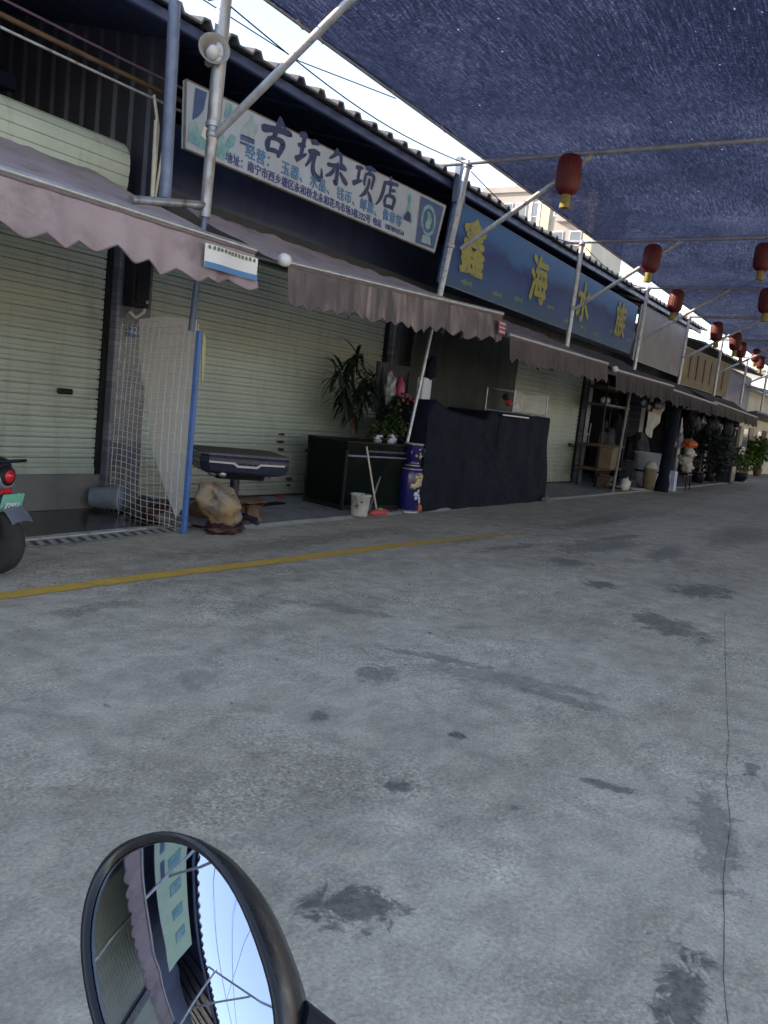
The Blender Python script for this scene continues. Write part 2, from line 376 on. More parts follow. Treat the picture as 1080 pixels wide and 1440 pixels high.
def mat_sign1():
    m, t, b = new('faded grey sign sheet')
    v = coords(t, (1, 1, 1), world=True)
    f = ramp(t, noi(t, coords(t, (2, 2, .5), world=True), 1.5, 6), [(.3, g3(0)), (.75, g3(1))]).outputs[0]
    c = mixc(t, f, (.38, .47, .6), (.3, .36, .45))
    f = ramp(t, noi(t, v, 1.0, 3), [(.56, g3(0)), (.75, g3(1))]).outputs[0]
    c = mixc(t, f, c, (.36, .29, .29))
    t.links.new(c, b.inputs['Base Color']); b.inputs['Roughness'].default_value = .5
    return m
M['sign1'] = mat_sign1()

# stains: centre x, y, radius along x, radius across, rotation, strength
STAINS = [(8.6, 3.6, 1.1, .16, -.12, .45), (10.8, 3.2, 1.4, .14, -.1, .5), (3.3, 4.0, .5, .12, .1, .35), (7.6, 5.0, 1.2, .12, 0, .35), (4.6, 3.1, .12, .55, .35, .4), (4.15, 2.1, .09, .5, .2, .45), (4.05, 1.35, .1, .45, 0, .4), (1.86, 1.13, .14, .19, .5, .75), (2.585, 1.42, .07, .075, 0, .75), (3.19, .84, .05, .17, .15, .65), (2.86, 2.7, .2, .16, .5, .35),
    (3.62, 2.2, .2, .16, .3, .5), (3.2, 1.5, .06, .07, .2, .8), (2.92, 2.03, .1, .06, .3, .6), (7.4, 2.25, .28, .2, .1, .65), (8.1, 1.52, .6, .32, -.2, .75),
    (8.25, 2.9, .35, .3, 0, .6), (6.3, 1.4, .65, .28, .75, .65), (2.1, .3, .28, .09, .2, .75), (10.2, 2.4, 1.2, .25, .1, .5), (9.9, 3.1, 1.5, .35, -.1, .55),
    (3.83, .42, .1, .05, 0, .6), (2.75, 1.03, .03, .03, 0, .7), (2.35, 2.71, .03, .05, 0, .8), (12.5, 4.0, 2.2, .3, 0, .5), (3.1, .42, .6, .1, .25, .5), (4.1, 1.7, .18, .75, .35, .35),
    (6.5, 4.9, 2.5, .3, 0, .35), (14, 2.2, 2.5, .5, 0, .45), (4.2, 3.5, .5, .2, .2, .3)]
def mat_ground():
    m, t, b = new('worn concrete')
    P = N(t, 'ShaderNodeNewGeometry').outputs['Position']
    def mapped(sx, sy, rz=0):
        mp = N(t, 'ShaderNodeMapping'); mp.inputs['Scale'].default_value = (sx, sy, 1); mp.inputs['Rotation'].default_value = (0, 0, rz); t.links.new(P, mp.inputs[0]); return mp.outputs[0]
    big = noi(t, mapped(.5, .8), 1.0, 6, .65, .3); med = noi(t, P, 5, 8, .72, .2); fine = noi(t, P, 70, 4, .8); gr = noi(t, P, 220, 2, .8)
    c = ramp(t, big, [(.32, (.36, .31, .245)), (.5, (.455, .4, .322)), (.68, (.52, .462, .378))]).outputs[0]
    c = mixc(t, .5, c, ramp(t, med, [(.3, g3(.2)), (.5, g3(.5)), (.7, g3(.78))]).outputs[0], 'OVERLAY')
    c = mixc(t, .38, c, ramp(t, fine, [(.34, g3(.15)), (.5, g3(.5)), (.66, g3(.88))]).outputs[0], 'OVERLAY')
    # aggregate showing where the skin has worn off
    vo = N(t, 'ShaderNodeTexVoronoi', feature='F1'); vo.inputs['Scale'].default_value = 95; t.links.new(P, vo.inputs['Vector'])
    ag = ramp(t, noi(t, P, .9, 5, .6), [(.44, g3(.05)), (.64, g3(.5))]).outputs[0]
    agc = N(t, 'ShaderNodeSeparateColor'); t.links.new(vo.outputs['Color'], agc.inputs[0])
    agv = ramp(t, agc.outputs[0], [(0, g3(.12)), (.5, g3(.5)), (.85, g3(.68)), (1, g3(1.0))]).outputs[0]
    c = mixc(t, ag, c, mixc(t, 1.0, c, agv, 'OVERLAY'))
    # trowel and tyre scrapes along the road
    sc1 = noi(t, mapped(.9, 6, R(18)), 3.0, 6, .7, .5)
    band = ramp(t, noi(t, P, .55, 2), [(.42, g3(0)), (.6, g3(1))]).outputs[0]
    sf = N(t, 'ShaderNodeMath', operation='MULTIPLY'); t.links.new(ramp(t, sc1, [(.54, g3(0)), (.66, g3(.4))]).outputs[0], sf.inputs[0]); t.links.new(band, sf.inputs[1])
    c = mixc(t, sf.outputs[0], c, (.55, .54, .52))
    sf2 = ramp(t, noi(t, mapped(1.2, 5, R(-14)), 2.2, 7, .75, .8), [(.58, g3(0)), (.7, g3(.5))]).outputs[0]
    c = mixc(t, sf2, c, (.2, .198, .19))
    wn = noi(t, P, 8, 9, .8, .8); wn2 = noi(t, P, 26, 4, .7)
    tot = None
    for (x, y, rx, ry, rz, st) in STAINS:
        mp = N(t, 'ShaderNodeMapping', vector_type='TEXTURE'); mp.inputs['Location'].default_value = (x, y, 0); mp.inputs['Rotation'].default_value = (0, 0, rz)
        mp.inputs['Scale'].default_value = (rx, ry, 1e5); t.links.new(P, mp.inputs[0])
        ln = N(t, 'ShaderNodeVectorMath', operation='LENGTH'); t.links.new(mp.outputs[0], ln.inputs[0])
        a = N(t, 'ShaderNodeMath', operation='MULTIPLY_ADD', i_1=3.4); t.links.new(wn, a.inputs[0]); t.links.new(ln.outputs['Value'], a.inputs[2])
        r_ = N(t, 'ShaderNodeMapRange'); r_.inputs[1].default_value = 2.5; r_.inputs[2].default_value = 2.22; r_.inputs[3].default_value = 0; r_.inputs[4].default_value = min(1, st*1.15); t.links.new(a.outputs[0], r_.inputs[0])
        if tot is None: tot = r_.outputs[0]
        else:
            q = N(t, 'ShaderNodeMath', operation='MAXIMUM'); t.links.new(tot, q.inputs[0]); t.links.new(r_.outputs[0], q.inputs[1]); tot = q.outputs[0]
    c = mixc(t, tot, c, ramp(t, wn2, [(.38, (.06, .062, .056)), (.62, (.18, .175, .155))]).outputs[0])
    sx = N(t, 'ShaderNodeSeparateXYZ'); t.links.new(mapped(1, 1, R(-4)), sx.inputs[0])
    for y0, wd_ in ((1.35, .14), (2.75, .16), (3.55, .1)):
        d_ = N(t, 'ShaderNodeMath', operation='SUBTRACT', i_1=y0); t.links.new(sx.outputs[1], d_.inputs[0])
        ab = N(t, 'ShaderNodeMath', operation='ABSOLUTE'); t.links.new(d_.outputs[0], ab.inputs[0])
        wob = N(t, 'ShaderNodeMath', operation='MULTIPLY_ADD', i_1=.35); t.links.new(med, wob.inputs[0]); t.links.new(ab.outputs[0], wob.inputs[2])
        mr = N(t, 'ShaderNodeMapRange', interpolation_type='SMOOTHSTEP'); mr.inputs[1].default_value = .17+wd_+.08; mr.inputs[2].default_value = .17; mr.inputs[3].default_value = 0; mr.inputs[4].default_value = .18; t.links.new(wob.outputs[0], mr.inputs[0])
        c = mixc(t, mr.outputs[0], c, (.2, .185, .16))
    soft = ramp(t, noi(t, mapped(.7, 1.3), 1.7, 5, .6, .6), [(.55, g3(0)), (.8, g3(.4))]).outputs[0]
    c = mixc(t, soft, c, (.23, .215, .19))
    spk = ramp(t, noi(t, P, 11, 3, .6), [(.72, g3(0)), (.735, g3(.85))]).outputs[0]
    c = mixc(t, spk, c, (.05, .052, .055))
    t.links.new(c, b.inputs['Base Color'])
    rr = ramp(t, med, [(.3, g3(.6)), (.7, g3(.85))]).outputs[0]
    rr = mixc(t, tot, rr, g3(.42)); t.links.new(rr, b.inputs['Roughness']); b.inputs['Specular IOR Level'].default_value = .4
    h = N(t, 'ShaderNodeMath', operation='MULTIPLY_ADD', i_1=.5); t.links.new(fine, h.inputs[0]); t.links.new(med, h.inputs[2])
    bump(t, b, h.outputs[0], .7, .015)
    return m
M['ground'] = mat_ground()
M['apron'] = pm('smooth grey apron', (.27, .275, .28), (.18, .185, .19), .7, 0, 2.2, bmp=.3, dirt=((.06, .062, .065), 3, .55, .75), world=True)
M['crack'] = pm('black joint filler', (.05, .05, .045), (.14, .135, .12), .9, 0, 6)
m, t, b = new('mirror glass'); b.inputs['Base Color'].default_value = (.36, .42, .52, 1); b.inputs['Metallic'].default_value = 1
rr = ramp(t, noi(t, coords(t), 18, 3), [(.45, g3(.012)), (.75, g3(.07))]); t.links.new(rr.outputs[0], b.inputs['Roughness']); M['mirror'] = m
m, t, b = new('clear showcase glass'); b.inputs['Base Color'].default_value = (.16, .18, .19, 1); b.inputs['Roughness'].default_value = .08; b.inputs['Alpha'].default_value = .35
t.links.new(ramp(t, noi(t, coords(t), 3), [(.3, g3(.2)), (.7, g3(.4))]).outputs[0], b.inputs['Alpha']); M['glass'] = m
m, t, b = new('translucent plastic curtain'); b.inputs['Roughness'].default_value = .6; b.inputs['Specular IOR Level'].default_value = .1
t.links.new(mixc(t, ramp(t, noi(t, coords(t, (3, 3, .4)), 2, 5), [(.4, g3(0)), (.6, g3(1))]).outputs[0], (.03, .036, .036), (.04, .048, .046)), b.inputs['Base Color'])
b.inputs['Alpha'].default_value = .93; M['film'] = m

# ---------------- ground, apron, marks ----------------
FY = 5.62          # front edge of the apron
struct('ground', MB().quad((-300, -300, 0), (300, -300, 0), (300, 300, 0), (-300, 300, 0)), M['ground'])
def apron(x0, x1, edge=.0, z=.035):
    mb = MB(); n = max(2, int((x1-x0)/.25)); rng = random.Random(int(x0*10))
    ys = [FY+.05*noise.noise(Vector((x0+i*(x1-x0)/n, 3.1, 0)))*2 for i in range(n+1)]
    xs = [x0+i*(x1-x0)/n for i in range(n+1)]
    vs = [(xs[i], ys[i], 0) for i in range(n+1)]+[(xs[i], ys[i]+.03, z) for i in range(n+1)]+[(xs[i], 12, z+.005) for i in range(n+1)]
    k = n+1
    mb.add(vs, [(i, i+1, k+i+1, k+i) for i in range(n)]+[(k+i, k+i+1, 2*k+i+1, 2*k+i) for i in range(n)])
    return mb
struct('pavement', apron(6.0, 36), M['apron'])
struct('pavement', apron(-16, 2.2), M['apron'])
# wet floor of the first shop bay
struct('wet_floor', MB().quad((2.2, 5.98, .004), (6.0, 6.12, .004), (6.0, 7.2, .004), (2.2, 7.2, .004)), M['wet'])
mb = MB(); pts = [(2.2, 5.88), (3.4, 5.9), (4.5, 5.93), (5.5, 5.98)]
for (x0, y0), (x1, y1) in zip(pts, pts[1:]): mb.add([(x0, y0, .014), (x1, y1, .014), (x1, y1+.075, .016), (x0, y0+.09, .016), (x0, y0, 0), (x1, y1, 0)], [(0, 1, 2, 3), (4, 5, 1, 0)])
struct('kerb_strip', mb, M['cement'])
# yellow line
cx = [(-14, 4.62), (-4, 4.6), (1, 4.55), (3.01, 4.5), (4.05, 4.47), (5.51, 4.38), (7.17, 4.32), (8.6, 4.18), (9.9, 4.02)]
mb = MB()
def cat(xs, x):
    for (a, b), (c, d) in zip(xs, xs[1:]):
        if x <= c: return b+(d-b)*(x-a)/(c-a)
n = 220; L = []; Rr = []
for i in range(n+1):
    x = -14+23.9*i/n; y = cat(cx, x); wd = .075 if x < 7 else .075*max(.35, 1-(x-7)/4.5)
    L.append((x, y-wd+.006*noise.noise(Vector((x*6, 0, 0))), .004)); Rr.append((x, y+wd+.006*noise.noise(Vector((x*6, 9, 0))), .004))
mb.add(L+Rr, [(i, i+1, n+2+i, n+1+i) for i in range(n)]); struct('road_marking', mb, M['yellow_paint'])
def crackline(pts, wd, seed, name='pavement_joint'):
    mb = MB(); L = []; Rr = []; P_ = []
    for (a, b), (c, d) in zip(pts, pts[1:]):
        k = max(2, int(math.hypot(c-a, d-b)/.03))
        for i in range(k): P_.append((a+(c-a)*i/k, b+(d-b)*i/k))
    for i, (x, y) in enumerate(P_):
        j = .004*noise.noise(Vector((x*9, y*9, seed))); ww = wd*(.55+.9*abs(noise.noise(Vector((x*14, y*14, seed+3)))))
        L.append((x, y-ww+j, .004)); Rr.append((x, y+ww+j, .004))
    n = len(P_)-1
    mb.add(L+Rr, [(i, i+1, n+2+i, n+1+i) for i in range(n)]); return struct(name, mb, M['crack'])
crackline([(-2, -.6), (1.2, .03), (2.07, .19), (2.24, .23), (2.51, .28), (2.81, .34), (3.2, .39), (3.6, .48), (4.14, .57), (5.28, .8), (7.31, 1.19)], .0017, 1)

# ---------------- drain grating ----------------
t_ = thing('drain_grating', (4.2, 5.75, 0), 'slotted cement drain grating in front of the wet shop floor', 'drain')
mb = MB(); mb2 = MB()
obj('upper_panel', MB().box((35.0, 7.0, 3.3), (5.2, .12, 1.5)), M['grey_sheet'], ROW) if False else None
def dl(x): return 5.73+.045*(x-3.2)
x = 2.4
mb.quad((2.4, dl(2.4)-.1, .005), (5.9, dl(5.9)-.1, .005), (5.9, dl(5.9)+.13, .006), (2.4, dl(2.4)+.12, .006))
while x < 5.8:
    mb2.add([(x, dl(x)-.075, .01), (x+.045, dl(x)-.075, .01), (x+.1, dl(x)+.075, .011), (x+.055, dl(x)+.075, .011)], [(0, 1, 2, 3)]); x += .115
obj('grating_body', mb, M['cement'], t_); obj('slot', mb2, M['crack'], t_)

# ---------------- the market row ----------------
ROW = thing('market_building', (10, 7.2, 0), 'long low row of shuttered market shops under one corrugated roof', 'building')
SY = 7.2
def shutter(x0, x1, zb, zt, m, handle=None, y=SY, parent=ROW, pitch=.085, rail=True, label=None):
    pitch = .1
    mb = MB(); prof = []
    z = zb+.06; 
    while z < zt:
        prof += [(y+.03, z), (y+.03, z+.011), (y-.006, z+.012), (y-.009, z+.026), (y-.006, z+.046), (y+.006, z+.0475), (y+.006, z+.0515), (y-.006, z+.053), (y-.009, z+.075), (y-.006, z+.0985)]
        z += pitch
    k = len(prof); vs = [(x0, a, b) for a, b in prof]+[(x1, a, b) for a, b in prof]
    mb.add(vs, [(i, k+i, k+i+1, i+1) for i in range(k-1)])
    o = obj('roller_shutter', mb, m, parent); [setattr(p_, 'use_smooth', False) for p_ in o.data.polygons]
    if label: o['label'] = label
    if rail: obj('bottom_rail', MB().box(((x0+x1)/2, y, zb+.035), (x1-x0, .04, .07), bev=.006), m, o)
    if handle: obj('handle', MB().box((handle[0], y-.03, handle[1]), (.17, .045, .055), bev=.012), M['dark_metal'], o)
    for xx in (x0, x1): obj('guide_rail', MB().box((xx, y-.01, (zb+zt)/2), (.07, .075, zt-zb)), M['blue_steel'] if xx == x0 else M['dark_metal'], o)
    return o
# first bay: cement sill wall, shutter, coil
obj('sill_wall', MB().box((3.9, 7.22, .18), (4.1, .12, .36), bev=.01), M['plinth'], ROW)
shutter(1.9, 5.88, .36, 3.3, M['shutter'], (5.43, 1.18), label='pale green roller shutter above a dark cement sill')
mb = MB(); pr = []
pth = [(7.02, 3.0), (6.93, 3.2), (6.91, 3.4), (6.93, 3.52), (6.99, 3.6), (7.09, 3.64), (7.4, 3.66)]
for (a0, b0), (a1, b1) in zip(pth, pth[1:]):
    q = max(1, round(math.hypot(a1-a0, b1-b0)/.1))
    for k in range(q):
        f = k/q; pr += [(a0+(a1-a0)*f+.014, b0+(b1-b0)*f-.006), (a0+(a1-a0)*f, b0+(b1-b0)*f+.004), (a0+(a1-a0)*(f+.5/q)-.005, b0+(b1-b0)*(f+.5/q)+.003), (a0+(a1-a0)*(f+.93/q), b0+(b1-b0)*(f+.93/q))]
k = len(pr); mb.add([(1.9, a, b) for a, b in pr]+[(5.82, a, b) for a, b in pr], [(i, k+i, k+i+1, i+1) for i in range(k-1)])
mb.add([(5.82, 7.4, 3.0)]+[(5.82, a, b) for a, b in pr], [(0, i+1, i+2) for i in range(len(pr)-1)])
obj('shutter_coil', mb, M['shutter'], ROW)
s2 = shutter(6.36, 11.1, .06, 2.95, M['shutter'], None, label='pale green roller shutter with three rust scabs near the floor')
for (xx, zz, ww, hh) in ((8.83, .86, .14, .035), (8.82, .76, .17, .045), (8.84, .66, .14, .045), (9.42, .66, .13, .05), (9.44, .58, .08, .03), (9.07, .26, .13, .05), (9.07, .18, .09, .04)):
    obj('rust_scab', lump((xx, SY-.012, zz), (ww/2, .008, hh/2), int(xx*10+zz*30), .3, nu=14, nv=8), M['brown_stain'], s2)
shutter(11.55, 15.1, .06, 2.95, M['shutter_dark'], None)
shutter(15.55, 20.0, .06, 2.95, M['shutter'], (19.6, .95), label='plain green roller shutter behind the glass showcase')
for a, b in ((-15.6, -11.4), (-11, -6.8), (-6.4, -2.4), (-2, 1.6)): shutter(a, b, .06, 2.95, M['shutter'], ((a+b)/2, .8))

# pillars
for xx, wd in ((1.75, .3), (6.12, .44), (11.33, .4), (15.33, .4), (20.2, .36), (24.9, .4), (29.7, .4), (34, .4), (-2.2, .36), (-6.6, .36), (-11.2, .36), (-15.8, .36)):
    obj('pillar', MB().box((xx, 7.3, 1.5), (wd, .5, 3.0), bev=.01), M['pillar'], ROW)
# number plaque on the first pillar
pl = obj('number_plaque', MB().box((6.13, 7.035, 1.86), (.2, .012, .13), bev=.004), M['print_blue'], ROW)
text('lettering', '321', .1, 6.05, 7.026, 1.83, M['white'], pl)
# wall above the shutters (recessed), fascia, rear wall, gables
for a, b in ((6.3, 36), (-16, 1.75)):
    obj('upper_wall', MB().box(((a+b)/2, 7.42, 3.5), (b-a, .1, 1.3)), M['navy'], ROW)
    obj('shutter_box', MB().box(((a+b)/2, 7.1, 3.12), (b-a, .42, .36)), M['dark_wall'], ROW)
obj('rear_wall', MB().box((10, 12.1, 3), (52, .15, 6.1)), M['dark_wall'], ROW)
# corrugated party wall beside the open upper bay
mb = MB(); pr = []; yy = 6.75
while yy < 11.9: pr += [(0, yy), (0, yy+.1), (.03, yy+.13), (.03, yy+.23)]; yy += .26
k = len(pr); mb.add([(6.2-a, b, 2.9) for a, b in pr]+[(6.2-a, b, 4.62+(b-6)*.24) for a, b in pr], [(i, i+1, k+i+1, k+i) for i in range(k-1)])
obj('party_wall', mb, M['grey_sheet'], ROW)
obj('ceiling_beam', MB().box((4, 9.4, 4.55), (5, .12, .15)), M['navy'], ROW)
obj('side_wall', MB().box((38.35, 9.4, 2.0), (.16, 5.2, 4.0)), M['dark_wall'], ROW)  # added dark wall, covers the cream house's sunlit end behind the shrubs
for xx in (20.25, 24.9, 29.7, 34.0): obj('side_wall', MB().box((xx, 9.7, 1.6), (.15, 4.5, 3.2)), M['dark_wall'], ROW)
# roof: sheet with ribs running from eave up to the ridge
def roof(x0, x1, name='roof', y0=6.0, z0=4.56, y1=12.4, z1=6.1, per=.345, m=None, parent=ROW):
    mb = MB(); pr = []; x = x0
    while x < x1:
        pr += [(x, 0), (x+.2, .0), (x+.235, .055), (x+.305, .062), (x+.34, .008)]; x += per
    k = len(pr); rows = []
    ny = 3
    vs = []
    for j in range(ny):
        f = j/(ny-1)
        for a, h in pr: vs.append((a, y0+(y1-y0)*f+.02*noise.noise(Vector((a*3, 0, 0))), z0+(z1-z0)*f+h+.015*noise.noise(Vector((a*1.3, 5, 0)))))
    mb.add(vs, [(j*k+i, j*k+i+1, (j+1)*k+i+1, (j+1)*k+i) for j in range(ny-1) for i in range(k-1)])
    return obj(name, mb, m or M['roof'], parent, thick=.022)
rf = roof(-16.2, 26.4)
obj('eave_batten', MB().box((5.1, 6.12, 4.5), (42.4, .06, .1), bev=.01), M['navy'], rf)
mb = MB()
for i in range(31): 
    xx = -16+i*1.4
    p0 = Vector((xx, 6.2, 4.53)); p1 = Vector((xx, 12.2, 5.97)); mb.tube([p0, p1], .03, 4)
obj('rafters', mb, M['navy'], rf)
mb = MB(); mb.quad((-16.2, 6.16, 4.535), (26.4, 6.16, 4.535), (26.4, 12.3, 6.0), (-16.2, 12.3, 6.0))
obj('underlay', mb, M['navy'], rf)
obj('upper_panel', MB().box((35.2, 6.55, 3.35), (5.2, .12, 1.5)), M['navy'], ROW)
rf2 = roof(26.4, 38.2, 'roof', 6.0, 4.2, 12.4, 5.6)
# ---------------- sign boards ----------------
def board(name, label, c, m, th=.05, frame=None, fm=None):
    """c = four corners (x,z) tl,tr,br,bl on plane y"""
    (xa, za), (xb, zb), (xc, zc), (xd, zd) = c; y = 6.2
    r_ = thing(name, ((xa+xb)/2, y, zd), label, 'sign')
    mb = MB(); mb.add([(xa, y, za), (xb, y, zb), (xc, y, zc), (xd, y, zd), (xa, y+th, za), (xb, y+th, zb), (xc, y+th, zc), (xd, y+th, zd)], [(3, 2, 1, 0), (4, 5, 6, 7), (0, 1, 5, 4), (2, 3, 7, 6), (1, 2, 6, 5), (3, 0, 4, 7)])
    obj('panel', mb, m, r_)
    if fm:
        for p, q in (((xa, za), (xb, zb)), ((xb, zb), (xc, zc)), ((xc, zc), (xd, zd)), ((xd, zd), (xa, za))):
            obj('frame_bar', MB().tube([(p[0], y+.01, p[1]), (q[0], y+.012, q[1])], .016, 4), fm, r_)
    return r_
S1 = board('shop_sign', 'pale antique shop signboard with navy brush lettering and teal vase pictures', [(5.8, 4.12), (10.78, 4.24), (10.6, 3.56), (5.84, 3.53)], M['sign1'], fm=M['frame_rust'])
# brush strokes: (points, widths) in unit squares
ST = {
 '古': [([(.0, .52), (.12, .56), (.5, .66), (.98, .72), (1.02, .66)], [.05, .085, .06, .07, .02]), ([(.58, 1.02), (.62, .9), (.5, .6), (.42, .38)], [.03, .075, .06, .05]), ([(.62, 1.0), (.75, .84), (.86, .72)], [.03, .045, .03]),
       ([(.3, .4), (.24, .2), (.28, .02)], [.05, .07, .045]), ([(.3, .38), (.55, .44), (.78, .4), (.72, .2), (.62, -.02)], [.04, .05, .07, .06, .03]), ([(.3, .08), (.5, .12), (.66, .1)], [.04, .05, .04])],
 '玩': [([(.08, .84), (.28, .9), (.38, .86)], [.05, .07, .03]), ([(.3, .88), (.24, .6), (.2, .3)], [.06, .055, .05]), ([(.05, .56), (.2, .6), (.36, .62)], [.04, .05, .03]), ([(.0, .16), (.12, .24), (.28, .34), (.42, .44)], [.07, .06, .04, .02]),
       ([(.55, .8), (.72, .86), (.86, .84)], [.05, .06, .03]), ([(.46, .52), (.7, .6), (.94, .6)], [.04, .06, .04]), ([(.62, .58), (.56, .34), (.4, .1)], [.05, .05, .02]), ([(.76, .58), (.7, .3), (.72, .06), (.9, -.06), (1.06, .0), (1.04, .26)], [.05, .05, .07, .075, .06, .015])],
 '杂': [([(.44, 1.0), (.36, .82), (.12, .62)], [.05, .055, .02]), ([(.3, .84), (.58, .88), (.62, .72), (.66, .62), (.84, .62)], [.03, .05, .05, .05, .02]), ([(.05, .44), (.4, .5), (.9, .56)], [.04, .055, .05]), ([(.5, .64), (.5, .3), (.48, .04), (.36, .1)], [.04, .06, .065, .02]), ([(.38, .42), (.24, .24), (.02, .1)], [.05, .05, .02]), ([(.6, .4), (.8, .24), (.98, .14)], [.03, .07, .05])],
 '项': [([(.06, .76), (.22, .8), (.42, .84)], [.04, .05, .03]), ([(.25, .8), (.22, .5), (.2, .36)], [.05, .05, .04]), ([(-.02, .26), (.16, .36), (.42, .48)], [.06, .055, .02]), ([(.5, .88), (.75, .94), (1.02, .94)], [.04, .06, .03]), ([(.76, .9), (.68, .78)], [.04, .04]),
       ([(.56, .74), (.52, .5), (.54, .36)], [.045, .045, .03]), ([(.56, .72), (.78, .78), (.94, .74), (.9, .5), (.86, .34)], [.03, .045, .055, .05, .03]), ([(.74, .64), (.7, .38), (.56, .14), (.34, -.02)], [.045, .05, .05, .015]), ([(.72, .24), (.84, .1), (.94, -.08)], [.03, .06, .06])],
 '店': [([(.55, 1.02), (.62, .92)], [.04, .07]), ([(.24, .74), (.6, .82), (1.0, .88)], [.04, .06, .04]), ([(.3, .76), (.26, .5), (.14, .2), (-.06, -.04)], [.06, .06, .05, .015]), ([(.62, .76), (.6, .56), (.6, .42)], [.05, .05, .04]), ([(.62, .6), (.76, .64), (.88, .66)], [.03, .045, .03]),
       ([(.42, .4), (.38, .2), (.42, .02)], [.045, .055, .04]), ([(.42, .38), (.64, .44), (.86, .4), (.82, .2), (.78, .02)], [.035, .05, .065, .055, .04]), ([(.42, .07), (.6, .1), (.8, .1)], [.04, .05, .045])]}
def brush(ch, x, z, wd, ht, parent, m, y=6.196):
    mb = MB()
    for si, (pts, ws) in enumerate(ST[ch]):
        P_ = [Vector((p[0], p[1], 0)) for p in pts]; fine = []; wf = []
        k = 6
        for i in range(len(P_)-1):
            p0 = P_[max(0, i-1)]; p1 = P_[i]; p2 = P_[i+1]; p3 = P_[min(len(P_)-1, i+2)]
            for j in range(k if i < len(P_)-2 else k+1):
                t = j/k
                q = .5*((2*p1)+(-p0+p2)*t+(2*p0-5*p1+4*p2-p3)*t*t+(-p0+3*p1-3*p2+p3)*t**3)
                fine.append(q); wf.append(ws[i]+(ws[i+1]-ws[i])*t)
        A = []; B = []
        for i, q in enumerate(fine):
            d = (fine[min(i+1, len(fine)-1)]-fine[max(i-1, 0)]).normalized(); nn = Vector((-d.y, d.x, 0))
            ww = wf[i]*1.3*(1+.12*noise.noise(Vector((i*.7, si, ord(ch)*.1))))
            ww *= .6 if i in (0, len(fine)-1) else 1
            A.append(q+nn*ww); B.append(q-nn*ww)
        n_ = len(fine); dy = -.0004*si
        f3 = lambda q: (x+q.x*wd, y+dy, z+q.y*ht)
        mb.add([f3(q) for q in A]+[f3(q) for q in B], [(i, n_+i, n_+i+1, i+1) for i in range(n_-1)])
    return obj('lettering', mb, m, parent)
for ch, xx in zip('古玩杂项店', (6.85, 7.42, 7.96, 8.51, 9.05)):
    brush(ch, xx, 3.83, .45, .39, S1, M['ink'])
for s_, xx, sp in (('经营：', 6.64, 1), ('玉器、', 7.2, 1), ('水晶、', 7.7, 1), ('钱币、', 8.21, 1), ('邮票、', 8.69, 1), ('像章等', 9.2, 1)):
    text('lettering', s_, .15, xx, 6.195, 3.7, M['ink2'], S1, off=.003, space=1.12, ext=.001)
text('lettering', '地址：南宁市西乡塘区永和桥北永和花鸟市场3栋322号', .108, 6.36, 6.195, 3.575, M['ink3'], S1, off=.002, space=1.0, ext=.001)
text('lettering', '电话', .1, 9.0, 6.195, 3.585, M['ink3'], S1, off=.002, ext=.001)
text('lettering', '18878943534', .085, 9.28, 6.195, 3.595, M['ink3'], S1, off=.001, ext=.001)
def flatpic(poly, m, parent, y=6.194, name='printed_picture'):
    mb = MB(); n = len(poly); mb.add([(a, y, b) for a, b in poly], [tuple(range(n))]); return obj(name, mb, m, parent)
flatpic([(5.86, 3.6), (5.87, 3.76), (5.95, 3.8), (6.03, 3.7), (6.2, 3.68), (6.3, 3.62), (6.3, 3.57)], M['teal'], S1)
flatpic([(5.9, 3.8), (5.91, 4.09), (6.06, 4.1), (6.03, 3.93), (5.97, 3.85)], M['print_blue'], S1)
flatpic([(6.02, 3.7), (6.08, 3.86), (6.2, 3.92), (6.28, 3.84), (6.25, 3.72), (6.15, 3.66)], M['white'], S1, 6.1935)
flatpic([(6.2, 3.62), (6.21, 3.76), (6.3, 3.82), (6.36, 3.74), (6.42, 3.84), (6.5, 3.83), (6.47, 3.74), (6.4, 3.69), (6.42, 3.6), (6.33, 3.56)], M['teal'], S1, 6.193)
flatpic([(6.3, 3.98), (6.34, 4.11), (6.4, 4.1), (6.41, 3.99), (6.35, 3.92)], M['teal'], S1)
flatpic([(6.44, 3.58), (6.47, 3.66), (6.5, 3.7), (6.49, 3.6)], M['teal_light'], S1)
flatpic([(6.56, 3.87), (6.58, 3.96), (6.66, 4.03), (6.7, 4.12), (6.74, 4.04), (6.8, 4.06), (6.79, 3.98), (6.74, 3.88)], M['teal_light'], S1)
flatpic([(6.55, 3.83), (6.555, 3.88), (6.76, 3.89), (6.765, 3.84)], M['print_blue'], S1)
flatpic([(6.55, 3.79), (6.55, 3.815), (6.77, 3.825), (6.77, 3.8)], M['print_blue'], S1)
flatpic([(9.66, 3.8), (9.66, 3.86), (9.74, 3.9), (9.76, 3.98), (9.78, 4.02), (9.74, 4.1), (9.8, 4.16), (9.85, 4.1), (9.83, 4.0), (9.88, 3.9), (9.92, 3.84), (9.92, 3.79)], M['teal'], S1)
flatpic([(9.69, 3.8), (9.7, 3.85), (9.78, 3.93), (9.86, 3.9), (9.88, 3.8)], M['ink'], S1, 6.193)
flatpic([(10.05, 3.58), (10.07, 4.19), (10.7, 4.2), (10.56, 3.6)], M['print_blue'], S1)
flatpic([(10.33+.2*math.cos(k*.4), 3.93+.21*math.sin(k*.4)) for k in range(16)], M['teal'], S1, 6.1925)
flatpic([(10.33+.15*math.cos(k*.4), 3.93+.16*math.sin(k*.4)) for k in range(16)], M['print_blue'], S1, 6.191)
flatpic([(10.25, 3.85), (10.3, 3.98), (10.27, 4.04), (10.36, 4.03), (10.42, 3.96), (10.38, 3.84), (10.3, 3.8)], M['teal'], S1, 6.19)
